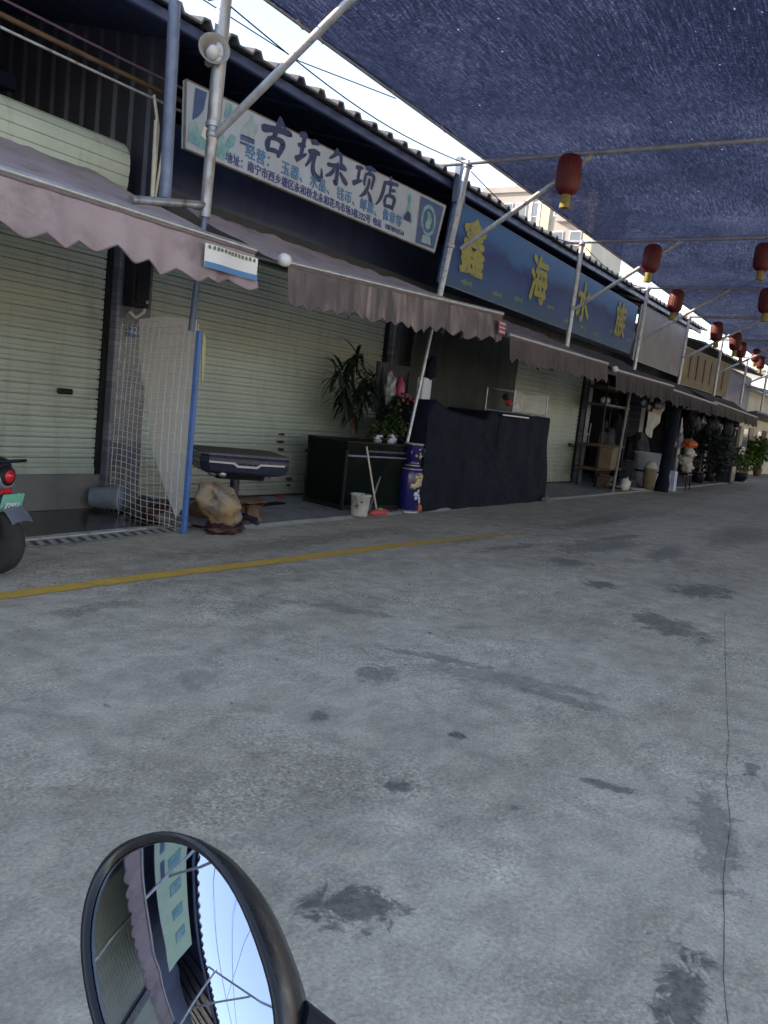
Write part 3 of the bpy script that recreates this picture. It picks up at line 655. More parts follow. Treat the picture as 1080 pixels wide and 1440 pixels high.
flatpic([(10.2, 3.62), (10.22, 3.72), (10.42, 3.73), (10.46, 3.63)], M['teal_light'], S1, 6.1925)
S2 = board('shop_sign', 'long faded blue aquarium signboard with four large yellow characters', [(11.02, 4.4), (20.25, 4.3), (20.1, 3.2), (10.82, 3.2)], M['blue_sign'], fm=M['blue_steel'])
for ch, xx, s_ in zip('鑫海水族', (11.32, 13.9, 16.25, 18.7), (.86, .84, .78, .78)):
    text('lettering', ch, s_, xx, 6.19, 3.53, M['gold'], S2, off=.026, ext=.004, sx=.95)
rg = random.Random(4)
for k in range(9):   # small fish and weed prints
    xx = 11.3+k*1.0+rg.random()*.5; zz = 3.3+rg.random()*.22
    flatpic([(xx, zz), (xx+.15, zz+.05), (xx+.3, zz+.02), (xx+.4, zz+.06), (xx+.38, zz-.04), (xx+.28, zz-.01), (xx+.14, zz-.04)], M['fishp'], S2, 6.195)
S3 = board('shop_sign', 'blank grey signboard between the blue sign and the brown one', [(20.55, 4.4), (25.0, 4.45), (24.75, 3.08), (20.4, 3.1)], M['grey_sign'], fm=M['steel_rust'])
S4 = board('shop_sign', 'brown signboard with vertical dark red strips', [(25.25, 3.95), (32.0, 4.08), (31.7, 2.95), (25.1, 2.9)], M['brown_sign'], fm=M['steel_rust'])
for k in range(6):
    xx = 26+k*.95; obj('strip', MB().box((xx, 6.185, 3.5), (.26, .02, .7)), M['red_wood'], S4)
S5 = board('shop_sign', 'mint green signboard behind the camera seen in the scooter mirror', [(-6.0, 4.3), (1.6, 4.3), (1.6, 3.35), (-6.0, 3.35)], pm('mint green sign', (.3, .5, .42), (.42, .55, .4), .5), fm=M['steel'])

# ---------------- awnings ----------------
def awning(label, xa, xb, yf, zfa, zfb, yb, zb, m, mv, drop=.28, scal=.19, seed=0, bar=M['alu'], cap=False, tag_=None, xbb=None):
    """cloth from (yb,zb) at the wall to front bar at yf; valance with scallops"""
    r_ = thing('awning', ((xa+xb)/2, (yf+yb)/2, (zfa+zb)/2), label, 'awning', 'awnings over the shop fronts')
    xbb = xbb or xb
    def top(u, v):
        x = xa+(xb-xa)*u; x += (xbb-xb)*u*v
        zf = zfa+(zfb-zfa)*u; y = yf+(yb-yf)*v; z = zf+(zb-zf)*v-.07*math.sin(math.pi*v)*(.6+.4*noise.noise(Vector((u*6, seed, 0))))
        return (x, y, z+.03*noise.noise(Vector((u*14, v*4, seed)))+.02*noise.noise(Vector((u*30, v*3, seed))))
    obj('canopy_cloth', MB().grid(top, 40, 10), m, r_)
    n = int((xb-xa)/scal)
    def val(u, v):
        x = xa+(xb-xa)*u; ph = (u*n) % 1.0
        zf = zfa+(zfb-zfa)*u
        d = drop*(1+.2*noise.noise(Vector((u*7, 3, seed)))+.1*noise.noise(Vector((u*n*1.3, 8, seed))))+.055*abs(math.sin(math.pi*ph))
        yy = yf-.012-.09*v*(.4+noise.noise(Vector((u*n*.9, seed, 1))))-.018*v*math.sin(u*n*2*math.pi)
        return (x+.02*v*noise.noise(Vector((u*n*.8, seed, 7))), yy, zf-.02-d*v)
    obj('valance', MB().grid(val, n*10, 7), mv, r_)
    obj('hem', MB().tube([val(k/(n*8), 1.0) for k in range(n*8+1)], .006, 4), M['hem'], r_)
    obj('seam_tape', MB().tube([val(k/40, .04) for k in range(41)], .009, 4), M['hem'], r_)
    obj('front_bar', MB().tube([(xa-.02, yf, zfa), (xb+.02, yf, zfb)], .024, 10), bar, r_)
    for u in (.12, .88):
        x = xa+(xb-xa)*u; zf = zfa+(zfb-zfa)*u; e = Vector((x, yb-.05, zb-.2)); mid = Vector((x-.25, (yf+yb)/2, (zf+zb)/2-.16))
        obj('folding_arm', MB().tube([e, mid, (x, yf+.03, zf-.02)], .018, 6), M['alu'], r_)
    if cap: obj('end_cap', MB().lathe([(.001, -.05), (.05, -.035), (.055, 0), (.05, .03), (.001, .045)], (xa-.03, yf, zfa+.01), 14, Matrix.Rotation(R(90), 3, 'Y')), M['white'], r_)
    return r_
A1 = awning('mauve scalloped awning with a white and blue notice sewn on its corner', 1.4, 5.22, 4.7, 2.47, 2.47, 6.75, 3.2, M['pink'], M['pink'], .27, .27, 1, xbb=5.3)
nb = obj('notice', MB().grid(lambda u, v: (4.62+.57*u, 4.625-.012*math.sin(u*7), 2.395-.17*v), 12, 3), M['white'], A1)
obj('notice_stripe', MB().grid(lambda u, v: (4.62+.57*u, 4.618-.012*math.sin(u*7), 2.268-.043*v), 12, 2), M['ink2'], nb)
rg = random.Random(3)
mbt = MB()
for k in range(13):
    xx = 4.645+k*.041+rg.random()*.006
    for q in range(3): mbt.box((xx+q*.0085, 4.616-.012*math.sin((xx-4.62)/.57*7), 2.37+rg.random()*.006), (.005, .002, .022+rg.random()*.008))
obj('notice_print', mbt, M['leaf2'], nb)
A2 = awning('soot streaked grey brown awning with pale streaks hanging over the table', 5.7, 9.95, 4.75, 2.47, 2.67, 6.1, 3.0, M['pink'], M['dirty'], .30, .2, 2, cap=True)
obj('printed_patch', MB().grid(lambda u, v: (9.72+.2*u, 4.672-.02*v, 2.56-.16*v), 4, 3), M['magenta'], A2)
mbt = MB()
for k in range(4):
    for q in range(3): mbt.box((9.75+k*.045, 4.655, 2.53-q*.05), (.026, .002, .018))
obj('patch_print', mbt, M['white'], A2)
A3 = awning('dark brown awning with a pink tatter between second and third lantern poles', 10.45, 14.55, 4.85, 2.47, 2.5, 6.1, 2.95, M['dirty'], pm('dark maroon cloth', (.1, .07, .075), (.045, .04, .045), .85, 0, 1.6, world=True, dirt=((.25, .1, .12), 2.5, .66, .8)), .27, .22, 3)
M['dark_cloth'] = pm('very dark cloth', (.05, .045, .045), (.03, .027, .028), .9, 0, 2)  # darker cloth for the tops of the far awnings
A4 = awning('dim brown awning over the open cluttered shop', 15.2, 19.3, 4.9, 2.45, 2.48, 6.1, 2.95, M['dark_cloth'], pm('dim brown cloth', (.05, .038, .04), (.026, .022, .026), .85, 0, 1.6), .3, .25, 4, cap=True)
A5 = awning('low dark awning in front of the brown signboard', 20.0, 25.0, 5.1, 2.45, 2.4, 6.1, 2.85, M['dark_cloth'], pm('dark violet cloth', (.035, .03, .038), (.02, .018, .024), .85, 0, 1.6), .28, .25, 5)
A6 = awning('narrow brown awning with a pale edge farthest along the row', 25.6, 33.0, 5.3, 2.5, 2.4, 6.1, 2.85, M['dark_cloth'], pm('olive brown cloth', (.06, .053, .042), (.03, .027, .024), .85, 0, 1.6), .3, .25, 6)
A0 = awning('mauve awning behind the camera seen only in the scooter mirror', -5.6, 1.0, 4.7, 2.5, 2.5, 6.75, 3.2, M['pink'], M['pink'], .3, .25, 7)
# ---------------- shade canopy: poles, crossbars, braces, net ----------------
def zc(x): return 4.76-.014*(x-6)
PX = [(5.66, 5.70), (10.24, 10.38), (14.8, 14.86), (19.0, 19.15), (23.0, 23.1), (27.4, 27.4), (31.8, 31.8), (36.2, 36.2), (40.6, 40.6), (45, 45), (49.4, 49.4), (53.8, 53.8), (58.2, 58.2)]
CAN = thing('shade_canopy', (14, 5.6, 0), 'black shade net roof over the lane carried on slim steel poles', 'canopy')
for i, (xa, xb) in enumerate(PX):
    zt = zc(xb)
    foot = {0: (5.66, 5.7, 2.85), 1: (9.58, 5.82, 0), 3: (18.75, 5.74, 0)}.get(i, (xa, 5.72, 2.7))
    if i == 0:
        p = obj('pole', MB().tube([foot, (5.675, 5.7, 3.62), (5.68, 5.7, 3.66), (5.70, 5.7, zt+.15)], [.048, .05, .062, .064], 14), M['steel_rust'], CAN)
        obj('sleeve', MB().tube([(5.676, 5.7, 3.62), (5.68, 5.7, 3.66)], .068, 14), M['steel'], p)
        obj('sleeve', MB().tube([(5.69, 5.7, 4.2), (5.69, 5.7, 4.23)], .072, 14), M['steel'], p)
        lo = obj('lower_post', MB().tube([(5.62, 5.72, 1.85), (5.66, 5.7, 2.85)], .028, 8), M['blue_steel'], CAN)
    else:
        ft = Vector(foot); tp_ = Vector((xb, 5.7, zt)); md_ = ft.lerp(tp_, max(0, (2.75-ft.z)/(zt-ft.z)))
        obj('pole', MB().tube([md_, tp_], .042, 12), M['steel'], CAN)
        if ft.z < 1: obj('lower_post', MB().tube([ft, md_], .022 if i == 1 else .03, 10), M['steel'] if i == 1 else M['steel_dim'], CAN)  # fourth pole's lower part coloured darker to stand for the shade there
    if i < 5:
        for zq in (3.56 if i < 2 else 3.45, zt-.07): obj('clamp', MB().lathe([(.05, -.03), (.058, -.025), (.058, .025), (.05, .03)], (Vector(foot).lerp(Vector((xb, 5.7, zt)), (zq-foot[2])/(zt-foot[2]))), 12), M['steel_rust'], CAN)
    obj('crossbar', MB().tube([(xb, 6.1 if i else 5.9, zt-.02), (xb, 1.5, zt+.02), (xb, -6, zt-.02)], .035, 8), M['steel'], CAN)
    zb_ = 3.56 if i < 2 else 3.45
    obj('brace', MB().tube([(xb-.02, 5.66, zb_), (xb, 4.0, zt-.04)], .036 if i == 0 else .033, 10), M['steel'], CAN)
    obj('pole', MB().tube([(xb, -5.8, 0), (xb, -5.8, zt)], .042, 10), M['steel'], CAN)
obj('edge_wire', MB().tube([(5.2+k*.9, 5.5, zc(5.2+k*.9)+.03) for k in range(59)], .018, 6), M['steel'], CAN)
def net(u, v):
    x = 5.25+u*53; y = 5.52-11.6*v
    y += .03*noise.noise(Vector((x*2.5, 0, 0))) if v == 0 else 0
    # sagging bays between the crossbars
    k = 0
    for (a, _), (b, _) in zip(PX, PX[1:]):
        if a <= x <= b: k = math.sin(math.pi*(x-a)/(b-a))
    s = -.14*k*(.5+.9*noise.noise(Vector((x*.5, y*.5, 2))))+.08*noise.noise(Vector((x*.8, y*1.6, 8)))+.03*noise.noise(Vector((x*1.5+y*.6, y*5, 4)))
    if v == 0: s = 0
    return (x, y, zc(x)+.06+s*min(1, v*12))
obj('shade_net', MB().grid(net, 330, 80), M['net'], CAN)
obj('net_hem', MB().tube([net(k/200, 0) for k in range(201)], .012, 5), M['black_cloth'], CAN)
# net ties along the edge: pale rag strips
rg = random.Random(5)
for k in range(60):
    x = 5.6+k*.6+rg.random()*.3
    obj('tie', MB().box((x, 5.5, zc(x)+.03), (.1+.1*rg.random(), .03, .03), rz=rg.random()*.3, bev=.008), M['pvc'], CAN)
# metal channel next to pole two
single('steel_channel', MB().box((10.75, 6.0, 4.55), (.22, .1, .6), bev=.01), M['blue_steel'], 'short grey blue steel channel standing behind the second canopy pole', 'channel', (10.75, 6, 4.25))
for k, (xa, xb, sag, dy) in enumerate(((5.7, 10.38, .16, 0), (10.38, 14.86, .22, .03), (14.86, 19.1, .15, 0))):
    single('cable', MB().tube([(xa+(xb-xa)*i/16, 5.62+dy, 4.62-.012*(xa-5.7)-sag*math.sin(math.pi*i/16)) for i in range(17)], .007, 5), M['dark_metal'], ['sagging black wire between the first two canopy poles', 'sagging black wire crossing above the yellow characters', 'sagging black wire between the third and fourth poles'][k], 'cable', (xa, 5.62, 4.6))
# ---------------- lanterns ----------------
def lantern(loc, label):
    x, y, z = loc
    r_ = thing('lantern', loc, label, 'lantern', 'red lanterns hanging under the shade net')
    body = obj('lantern_body', MB().lathe([(.07, -.02), (.12, -.035), (.155, -.09), (.17, -.22), (.172, -.34), (.16, -.47), (.12, -.54), (.07, -.56)], (x, y, z), 54, None, 18, .03), M['lantern'], r_)
    obj('cap', MB().lathe([(.06, -.05), (.07, -.03), (.055, -.015), (.03, 0)], (x, y, z), 16), M['gold'], body)
    obj('hanging_cord', MB().tube([(x, y, z-.01), (x, y, z+.16)], .004, 5), M['red_plastic'], r_)
    obj('tassel', MB().lathe([(.06, -.56), (.066, -.58), (.058, -.6), (.07, -.72), (.068, -.74)], (x, y, z), 18, None, 9, .1), M['tassel'], r_)
    return r_
LSC = .86
def lz(x): return zc(x)-.08
L0 = lantern((10.2, 4.2, lz(10.2)+.03), 'nearest large red lantern hanging in front of the first far crossbar')
lst = [((14.8, 4.4, lz(14.8)), 'red lantern hanging beside the upper end of the third pole brace'),
       ((14.8, 2.66, lz(14.8)), 'red lantern cut by the right edge of the photo'),
       ((18.6, 4.9, lz(18.6)-.05), 'small red lantern with its tassel just above the third crossbar'),
       ((18.6, 3.15, lz(18.6)), 'dim red lantern below the one cut by the right edge')]
L0.scale = (.88,)*3; rg = random.Random(9)
for l, lb in lst: dup(L0, l, lb, None, rg.uniform(.8, .95), (rg.uniform(-.09, .09), rg.uniform(-.09, .09), rg.random()*3))
rg = random.Random(8); wh = ['first', 'second', 'third', 'fourth', 'fifth', 'sixth', 'seventh', 'eighth', 'ninth', 'tenth', 'eleventh', 'twelfth', 'thirteenth', 'fourteenth', 'fifteenth', 'sixteenth']
wh += ['seventeenth', 'eighteenth']
for k in range(13):
    xx = 23.1+k*1.75
    dup(L0, (xx, 5.0-.15*(k % 2), lz(xx)-rg.random()*.15), f'{wh[k]} small lantern in the receding red row along the net edge, counting from the camera', None, rg.uniform(.75, .9), (rg.uniform(-.1, .1), rg.uniform(-.1, .1), rg.random()*3))
for k, xx in enumerate((23.1, 27.4, 31.8, 36.2)):
    dup(L0, (xx, 3.3, lz(xx)-.03), f'{wh[k]} dim lantern of the inner row farther under the net', None, .85, (.05*k, -.04*k, k))

# ---------------- near left details ----------------
t_ = single('steel_post', MB().tube([(5.28, 5.8, 2.92), (5.25, 5.82, 4.5)], .052, 12), M['blue_steel'], 'thick blue grey post left of the white antique sign', 'post', (5.26, 5.8, 2.92))
single('steel_tube', MB().tube([(4.85, 5.72, 2.8), (5.64, 5.7, 2.95)], .035, 10), M['steel_rust'], 'short horizontal tube joining the post to the nearest canopy pole', 'tube', (5.2, 5.7, 2.87))
sp = thing('horn_speaker', (5.72, 5.88, 4.12), 'grey horn loudspeaker clamped behind the nearest canopy pole', 'loudspeaker')
Mx = Matrix.Rotation(R(72), 3, 'X') @ Matrix.Identity(3)
Mx = Matrix.Rotation(R(-35), 3, 'Z') @ Matrix.Rotation(R(80), 3, 'X')
obj('horn', MB().lathe([(.03, -.18), (.045, -.1), (.07, -.02), (.095, .05), (.128, .085), (.138, .09), (.13, .083), (.09, .035), (.06, -.03), (.001, -.05)], (5.62, 5.72, 4.22), 28, Mx), M['speaker'], sp)
obj('centre_cone', MB().lathe([(.001, .1), (.03, .09), (.05, .05), (.058, 0), (.05, -.04)], (5.62, 5.72, 4.22), 20, Mx), M['horn_white'], sp)
obj('bracket', MB().tube([(5.66, 5.84, 4.22), (5.72, 5.95, 4.36), (5.7, 5.75, 4.38)], .018, 6), M['dark_metal'], sp)
# pvc pipes and cables
pp = thing('conduit_pipe', (5.86, 6.6, 3.1), 'two pale plastic conduits rising from the mauve awning', 'pipe')
obj('pipe', MB().tube([(5.85, 6.6, 3.05), (5.86, 6.6, 3.75), (5.78, 6.6, 4.02)], .016, 8), M['pvc'], pp)
obj('pipe', MB().tube([(5.83, 6.58, 3.05), (5.81, 6.58, 3.8)], .02, 8), M['pvc'], pp)
obj('pipe', MB().tube([(5.88, 6.6, 3.1), (5.97, 6.6, 3.9), (6.03, 6.6, 4.02)], .013, 8), M['pvc'], pp)
for k, (za, zb_, rr, mm, lb) in enumerate(((4.24, 4.2, .012, 'violet', 'thin purple cable strung under the eave, uppermost of the bundle'), (4.13, 4.08, .022, 'rust_wood', 'thick brown cable strung under the eave'), (4.09, 4.1, .01, 'dark_metal', 'thin dark cable lying against the brown one'), (4.03, 3.99, .012, 'steel', 'thin grey cable strung under the eave, lowest of the bundle'))):
    pts = [(1+5.2*i/12, 6.6, za+(zb_-za)*i/12-.03*math.sin(math.pi*i/12)+.008*noise.noise(Vector((i*.9, k, 0)))) for i in range(13)]
    single('cable', MB().tube(pts, rr, 6), M[mm], lb, 'cable', (3.5, 6.6, 4))
single('cable', MB().tube([(5.0, 6.0, 4.75), (7.0, 5.9, 4.7), (8.2, 5.5, 4.72)], .006, 5), M['dark_metal'], 'thin wire crossing the sky gap beside the nearest brace', 'cable', (6, 6, 4.7))
cb = single('coiled_hose', MB().tube([(6.14, 6.95, 2.8), (6.15, 6.93, 2.4), (6.17, 6.93, 2.25), (6.13, 6.93, 2.05), (6.03, 6.93, 1.98), (5.95, 6.93, 2.03)], .018, 8), M['pvc'], 'pale bent hose hanging against the tiled pillar', 'hose', (6.1, 6.95, 2))
mb_ = thing('meter_box', (6.05, 6.95, 2.1), 'black electricity meter box high on the tiled pillar', 'box')
obj('casing', MB().box((6.05, 6.96, 2.42), (.22, .16, .66), bev=.015), M['dark_metal'], mb_)
obj('cover', MB().box((6.05, 6.87, 2.28), (.16, .02, .3), bev=.008), M['black_plastic'], mb_)
obj('latch', MB().box((6.1, 6.855, 2.15), (.03, .012, .03)), M['silver'], mb_)

# ---------------- mesh screen ----------------
A_ = Vector((5.68, 5.69)); B_ = Vector((5.96, 7.12)); D_ = (B_-A_).normalized(); Nn = Vector((D_.y, -D_.x))
def cg(u, z, w_=0):
    q = A_+D_*u+Nn*w_*-1
    return (q.x, q.y, z)
cgT = thing('mesh_screen', (5.7, 5.7, 0), 'white wire mesh screen on a bright blue post beside the wet floor', 'screen')
mb = MB()
def bow(u, z): return .05*math.sin(u*2.2)*math.sin(z*1.6)+.012*noise.noise(Vector((u*3, z*3, 0)))
n = 14
for i in range(n+1):
    u = 1.46*i/n; top = 1.92-.0*u
    if u > 1.15: top = 1.92
    mb.tube([cg(u+.05*noise.noise(Vector((i*.3, z_*.6, 3)))*1, z_, bow(u, z_)) for z_ in [k*top/12 for k in range(13)]], .0032, 4, False)
z_ = .03
while z_ < 1.9:
    mb.tube([cg(1.46*k/10, z_+.01*math.sin(k), bow(1.46*k/10, z_)+.003) for k in range(11)], .0032, 4, False); z_ += .062
obj('wire_mesh', mb, M['white_wire'], cgT)
obj('post', MB().box((5.675, 5.675, .93), (.045, .045, 1.86), rz=R(12), bev=.006), M['blue_paint'], cgT)
poly = [(1.1, 1.96), (.62, 1.99), (.1, 1.96), (.06, 1.2), (.02, .3), (.18, .12), (.38, .32), (.55, .52), (.68, .72), (.78, .95), (.84, 1.18), (.93, 1.34), (1.0, 1.42), (1.04, 1.62)]
single('plastic_sheet', MB().prism(poly, .006, lambda u, v, w_: cg(u, v, -.035-w_+.02*noise.noise(Vector((u*3, v*3, 0))))), M['grey_board'], 'torn grey plastic sheet hung behind the wire mesh', 'sheet', (5.75, 6, .2))
single('yellow_ribbon', MB().prism([(0, 1.85), (.03, 1.8), (.045, 1.6), (.03, 1.38), (.015, 1.5), (-.005, 1.7)], .012, lambda u, v, w_: (5.72+u, 5.66+w_, v)), pm('pale yellow rag', (.5, .47, .25), (.35, .33, .2), .8), 'pale yellow rag tied to the top of the blue post', 'rag', (5.72, 5.66, 1.4))
# junk behind the mesh
gb = thing('tipped_bucket', (5.75, 6.7, 0), 'blue grey bucket lying on its side behind the wire mesh', 'bucket')
Mb = Matrix.Rotation(R(-52), 3, 'Z') @ Matrix.Rotation(R(88), 3, 'Y')
obj('bucket_body', MB().lathe([(.001, 0), (.1, 0), (.125, .28), (.135, .28), (.135, .3), (.12, .3), (.095, .015), (.001, .015)], (5.74, 7.08, .14), 22, Mb), M['grey_bucket'], gb)
obj('handle', MB().tube([(5.9, 6.86, .27), (5.84, 6.8, .2), (5.83, 6.78, .1), (5.88, 6.84, .02)], .005, 5), M['dark_metal'], gb)
rg = random.Random(11)
for k, (xx, yy, sx_, lb) in enumerate(((6.0, 6.35, .2, 'red brown brick chunk lying on rubble behind the wire mesh'), (5.95, 6.1, .17, 'dark stone lump at the foot of the wire mesh'), (6.1, 6.6, .22, 'grey rubble lump by the tiled pillar'), (5.88, 5.9, .1, 'small grey stone beside the blue post'))):
    single('rubble_stone', lump((xx, yy, sx_*.35), (sx_, sx_*.7, sx_*.5), k+20, .35), [M['red_wood'], M['plinth'], M['dark_wall'], M['plinth']][k], lb, 'stone', (xx, yy, 0))
# ---------------- mahjong table (folded, square with cut corners) ----------------
mt = thing('mahjong_table', (6.7, 5.9, 0), 'automatic mahjong table with brown felt top and navy plastic sides', 'table')
TC = Vector((6.62, 5.95)); TR = R(-34)
def tq(u, v, z):
    c, s = math.cos(TR), math.sin(TR); return (TC.x+u*c-v*s, TC.y+u*s+v*c, z)
def octo(h, cut): return [(-h+cut, -h), (h-cut, -h), (h, -h+cut), (h, h-cut), (h-cut, h), (-h+cut, h), (-h, h-cut), (-h, -h+cut)]
def slab(mb, rings):
    k = 8; vs = []
    for h, cut, z in rings: vs += [tq(u, v, z) for u, v in octo(h, cut)]
    mb.add(vs, [(j*k+i, j*k+(i+1) % k, (j+1)*k+(i+1) % k, (j+1)*k+i) for j in range(len(rings)-1) for i in range(k)])
    mb.add(vs[:k], [tuple(range(k))[::-1]]); mb.add(vs[-k:], [tuple(range(k))]); return mb
obj('table_top', slab(MB(), [(.445, .07, .742), (.445, .07, .752)]), M['table_cloth'], mt)
obj('trim', slab(MB(), [(.452, .07, .728), (.456, .07, .734), (.45, .07, .741)]), M['silver'], mt)
sh = obj('table_body', slab(MB(), [(.37, .08, .54), (.43, .08, .57), (.455, .075, .66), (.455, .075, .7), (.44, .07, .727)]), M['navy_plastic'], mt)
mb = MB()
pr = [(-.38, .655), (-.14, .65), (-.1, .62), (.1, .62), (.14, .65), (.38, .655), (.38, .672), (.13, .668), (.09, .642), (-.09, .642), (-.13, .668), (-.38, .672)]
for rot in range(4):
    a = rot*math.pi/2
    def fr(u, v, w_, a=a):
        yv = -(.458+.004*w_); return tq(u*math.cos(a)-yv*math.sin(a), u*math.sin(a)+yv*math.cos(a), v)
    mb.prism(pr, 1, fr)
obj('side_stripe', mb, M['silver'], sh)
for u, v in ((-.3, -.3), (.3, -.3), (-.22, -.36), (.28, .3), (-.3, .3)):
    p = tq(u, v, .54); obj('foot_cup', MB().lathe([(.001, -.03), (.03, -.028), (.042, -.012), (.045, 0), (.03, .03)], p, 18), M['silver'], mt)
obj('underframe', slab(MB(), [(.24, .03, .48), (.26, .03, .545)]), M['black_plastic'], mt)
lg = obj('pedestal', MB().tube([tq(0, 0, .08), tq(0, 0, .5)], .065, 4), M['navy_plastic'], mt)
for a in range(4):
    th = a*math.pi/2+.78; q = tq(.3*math.cos(th), .3*math.sin(th), .07)
    obj('foot', MB().tube([tq(0, 0, .11), q], [.04, .026], 8), M['navy_plastic'], mt)
    obj('castor', MB().lathe([(.03, -.012), (.034, 0), (.03, .012)], (q[0], q[1], .036), 12, Matrix.Rotation(R(90), 3, 'X')), M['tyre'], mt)
# ---------------- stones and stump ----------------
rk = thing('display_rock', (6.05, 5.55, 0), 'big ochre stone tilted on a dark red root stand beside the blue post', 'rock')
Mr = Matrix.Rotation(R(-20), 3, 'Z') @ Matrix.Rotation(R(38), 3, 'Y')
obj('stone', lump((6.02, 5.58, .275), (.28, .16, .18), 5, .2, 1.5, 56, 36, None, Mr), M['rock'], rk)
obj('stand', lump((6.08, 5.55, .05), (.2, .14, .065), 9, .4, 3), M['red_wood'], rk)
sm_ = thing('root_carving', (6.75, 5.9, 0), 'brown tree stump with a flat cap standing under the table edge', 'stump')
mb = MB(); 
prf = [(.13, 0), (.15, .04), (.11, .09), (.09, .14), (.12, .2), (.14, .22)]
vs = []; n = 28
for r0, z0 in prf:
    for k in range(n):
        th = 2*math.pi*k/n; rr = r0*(1+.25*noise.noise(Vector((math.cos(th)*2.2, math.sin(th)*2.2, z0*9)))+.12*math.sin(th*7)); vs.append((6.76+rr*math.cos(th), 5.85+rr*math.sin(th), z0))
mb.add(vs, [(i*n+k, i*n+(k+1) % n, (i+1)*n+(k+1) % n, (i+1)*n+k) for i in range(len(prf)-1) for k in range(n)], True)
obj('root', mb, M['root'], sm_)
obj('flat_cap', lump((6.74, 5.87, .25), (.2, .17, .035), 5, .25, 2), M['root'], sm_)
ds = thing('wooden_disc', (6.75, 6.4, 0), 'dark round wooden disc leaning behind the stump', 'disc')
obj('disc', MB().lathe([(.001, -.05), (.15, -.05), (.17, -.03), (.17, .03), (.14, .05), (.13, .02), (.001, .02)], (6.66, 6.15, .165), 26, Matrix.Rotation(R(-55), 3, 'Z') @ Matrix.Rotation(R(78), 3, 'X')), M['rust_wood'], ds)
single('log_piece', MB().tube([(6.35, 6.2, .1), (6.9, 6.25, .12)], [.1, .085], 14), M['root'], 'short brown log lying behind the ochre stone', 'log', (6.6, 6.2, 0))
# ---------------- aquarium cabinet ----------------
fk = thing('fish_tank', (9.1, 6.2, 0), 'large dark aquarium on a black stand against the shutter', 'aquarium')
FR = R(-15); FC = Vector((8.63, 5.98))
def fq(u, v, z):
    c, s = math.cos(FR), math.sin(FR); return (FC.x+u*c-v*s, FC.y+u*s+v*c, z)
def fbox(mb, u0, u1, v0, v1, z0, z1):
    vs = [fq(u, v, z) for u in (u0, u1) for v in (v0, v1) for z in (z0, z1)]
    return mb.add(vs, [(0,1,3,2), (4,6,7,5), (0,4,5,1), (2,3,7,6), (0,2,6,4), (1,5,7,3)])
W_, D2 = 1.3, .78
obj('water_glass', fbox(MB(), .012, W_-.012, .012, D2-.012, .1, .79), M['tank_water'], fk)
obj('stand', fbox(MB(), .03, W_-.03, .03, D2-.03, 0, .1), M['dark_metal'], fk)
hd = obj('hood', fbox(MB(), -.008, W_+.008, -.008, D2+.008, .79, .885), M['tank_water'], fk)
obj('hood_rim', fbox(MB(), -.014, W_+.014, -.014, D2+.014, .885, .9), M['dark_metal'], hd)
obj('hood_band', fbox(MB(), .3, W_-.2, -.012, -.008, .775, .8), M['navy_plastic'], hd)
for u in (0, W_-.02):
    for v in (0, D2-.02): obj('corner_trim', fbox(MB(), u-.004, u+.024, v-.004, v+.024, .0, .785), M['dark_metal'], fk)
obj('water_line', fbox(MB(), .008, W_-.008, .007, .0115, .71, .73), M['blue_steel'], fk)
# ---------------- bucket, broom, rod ----------------
bk = thing('paint_bucket', (8.5, 5.62, 0), 'white paint splashed plastic bucket with a wire handle beside the broom', 'bucket')
obj('bucket_body', MB().lathe([(.001, .003), (.095, .0), (.1, .01), (.118, .24), (.128, .245), (.128, .262), (.12, .264), (.116, .24), (.097, .02), (.001, .02)], (8.5, 5.62, .035), 28), M['bucket'], bk)
obj('handle', MB().tube([(8.5+.13*math.cos(th), 5.62+.13*math.sin(th)*.35-.1*math.sin(th)**1, .27-.13*math.sin(th)) for th in [k*math.pi/12 for k in range(13)]], .0032, 5), M['dark_metal'], bk)
br = thing('broom', (8.88, 5.62, 0), 'push broom with a red pink bristle head and pale stick leaning on the aquarium', 'broom')
obj('stick', MB().tube([(8.84, 5.6, .1), (8.66, 5.72, .86)], .011, 8), M['pale_wood'], br)
obj('bristles', lump((8.86, 5.57, .065), (.2, .06, .045), 14, .15, 4, flat=-.03), M['pink_bristle'], br)
obj('holder', MB().box((8.86, 5.57, .105), (.1, .05, .025), bev=.008), pm('lime green plastic', (.3, .45, .08)), br)
single('wooden_rod', MB().tube([(8.98, 5.8, .04), (9.32, 5.86, .62)], .014, 8), M['steel_dim'], 'grey rod leaning against the aquarium front', 'rod', (9.1, 5.8, 0))
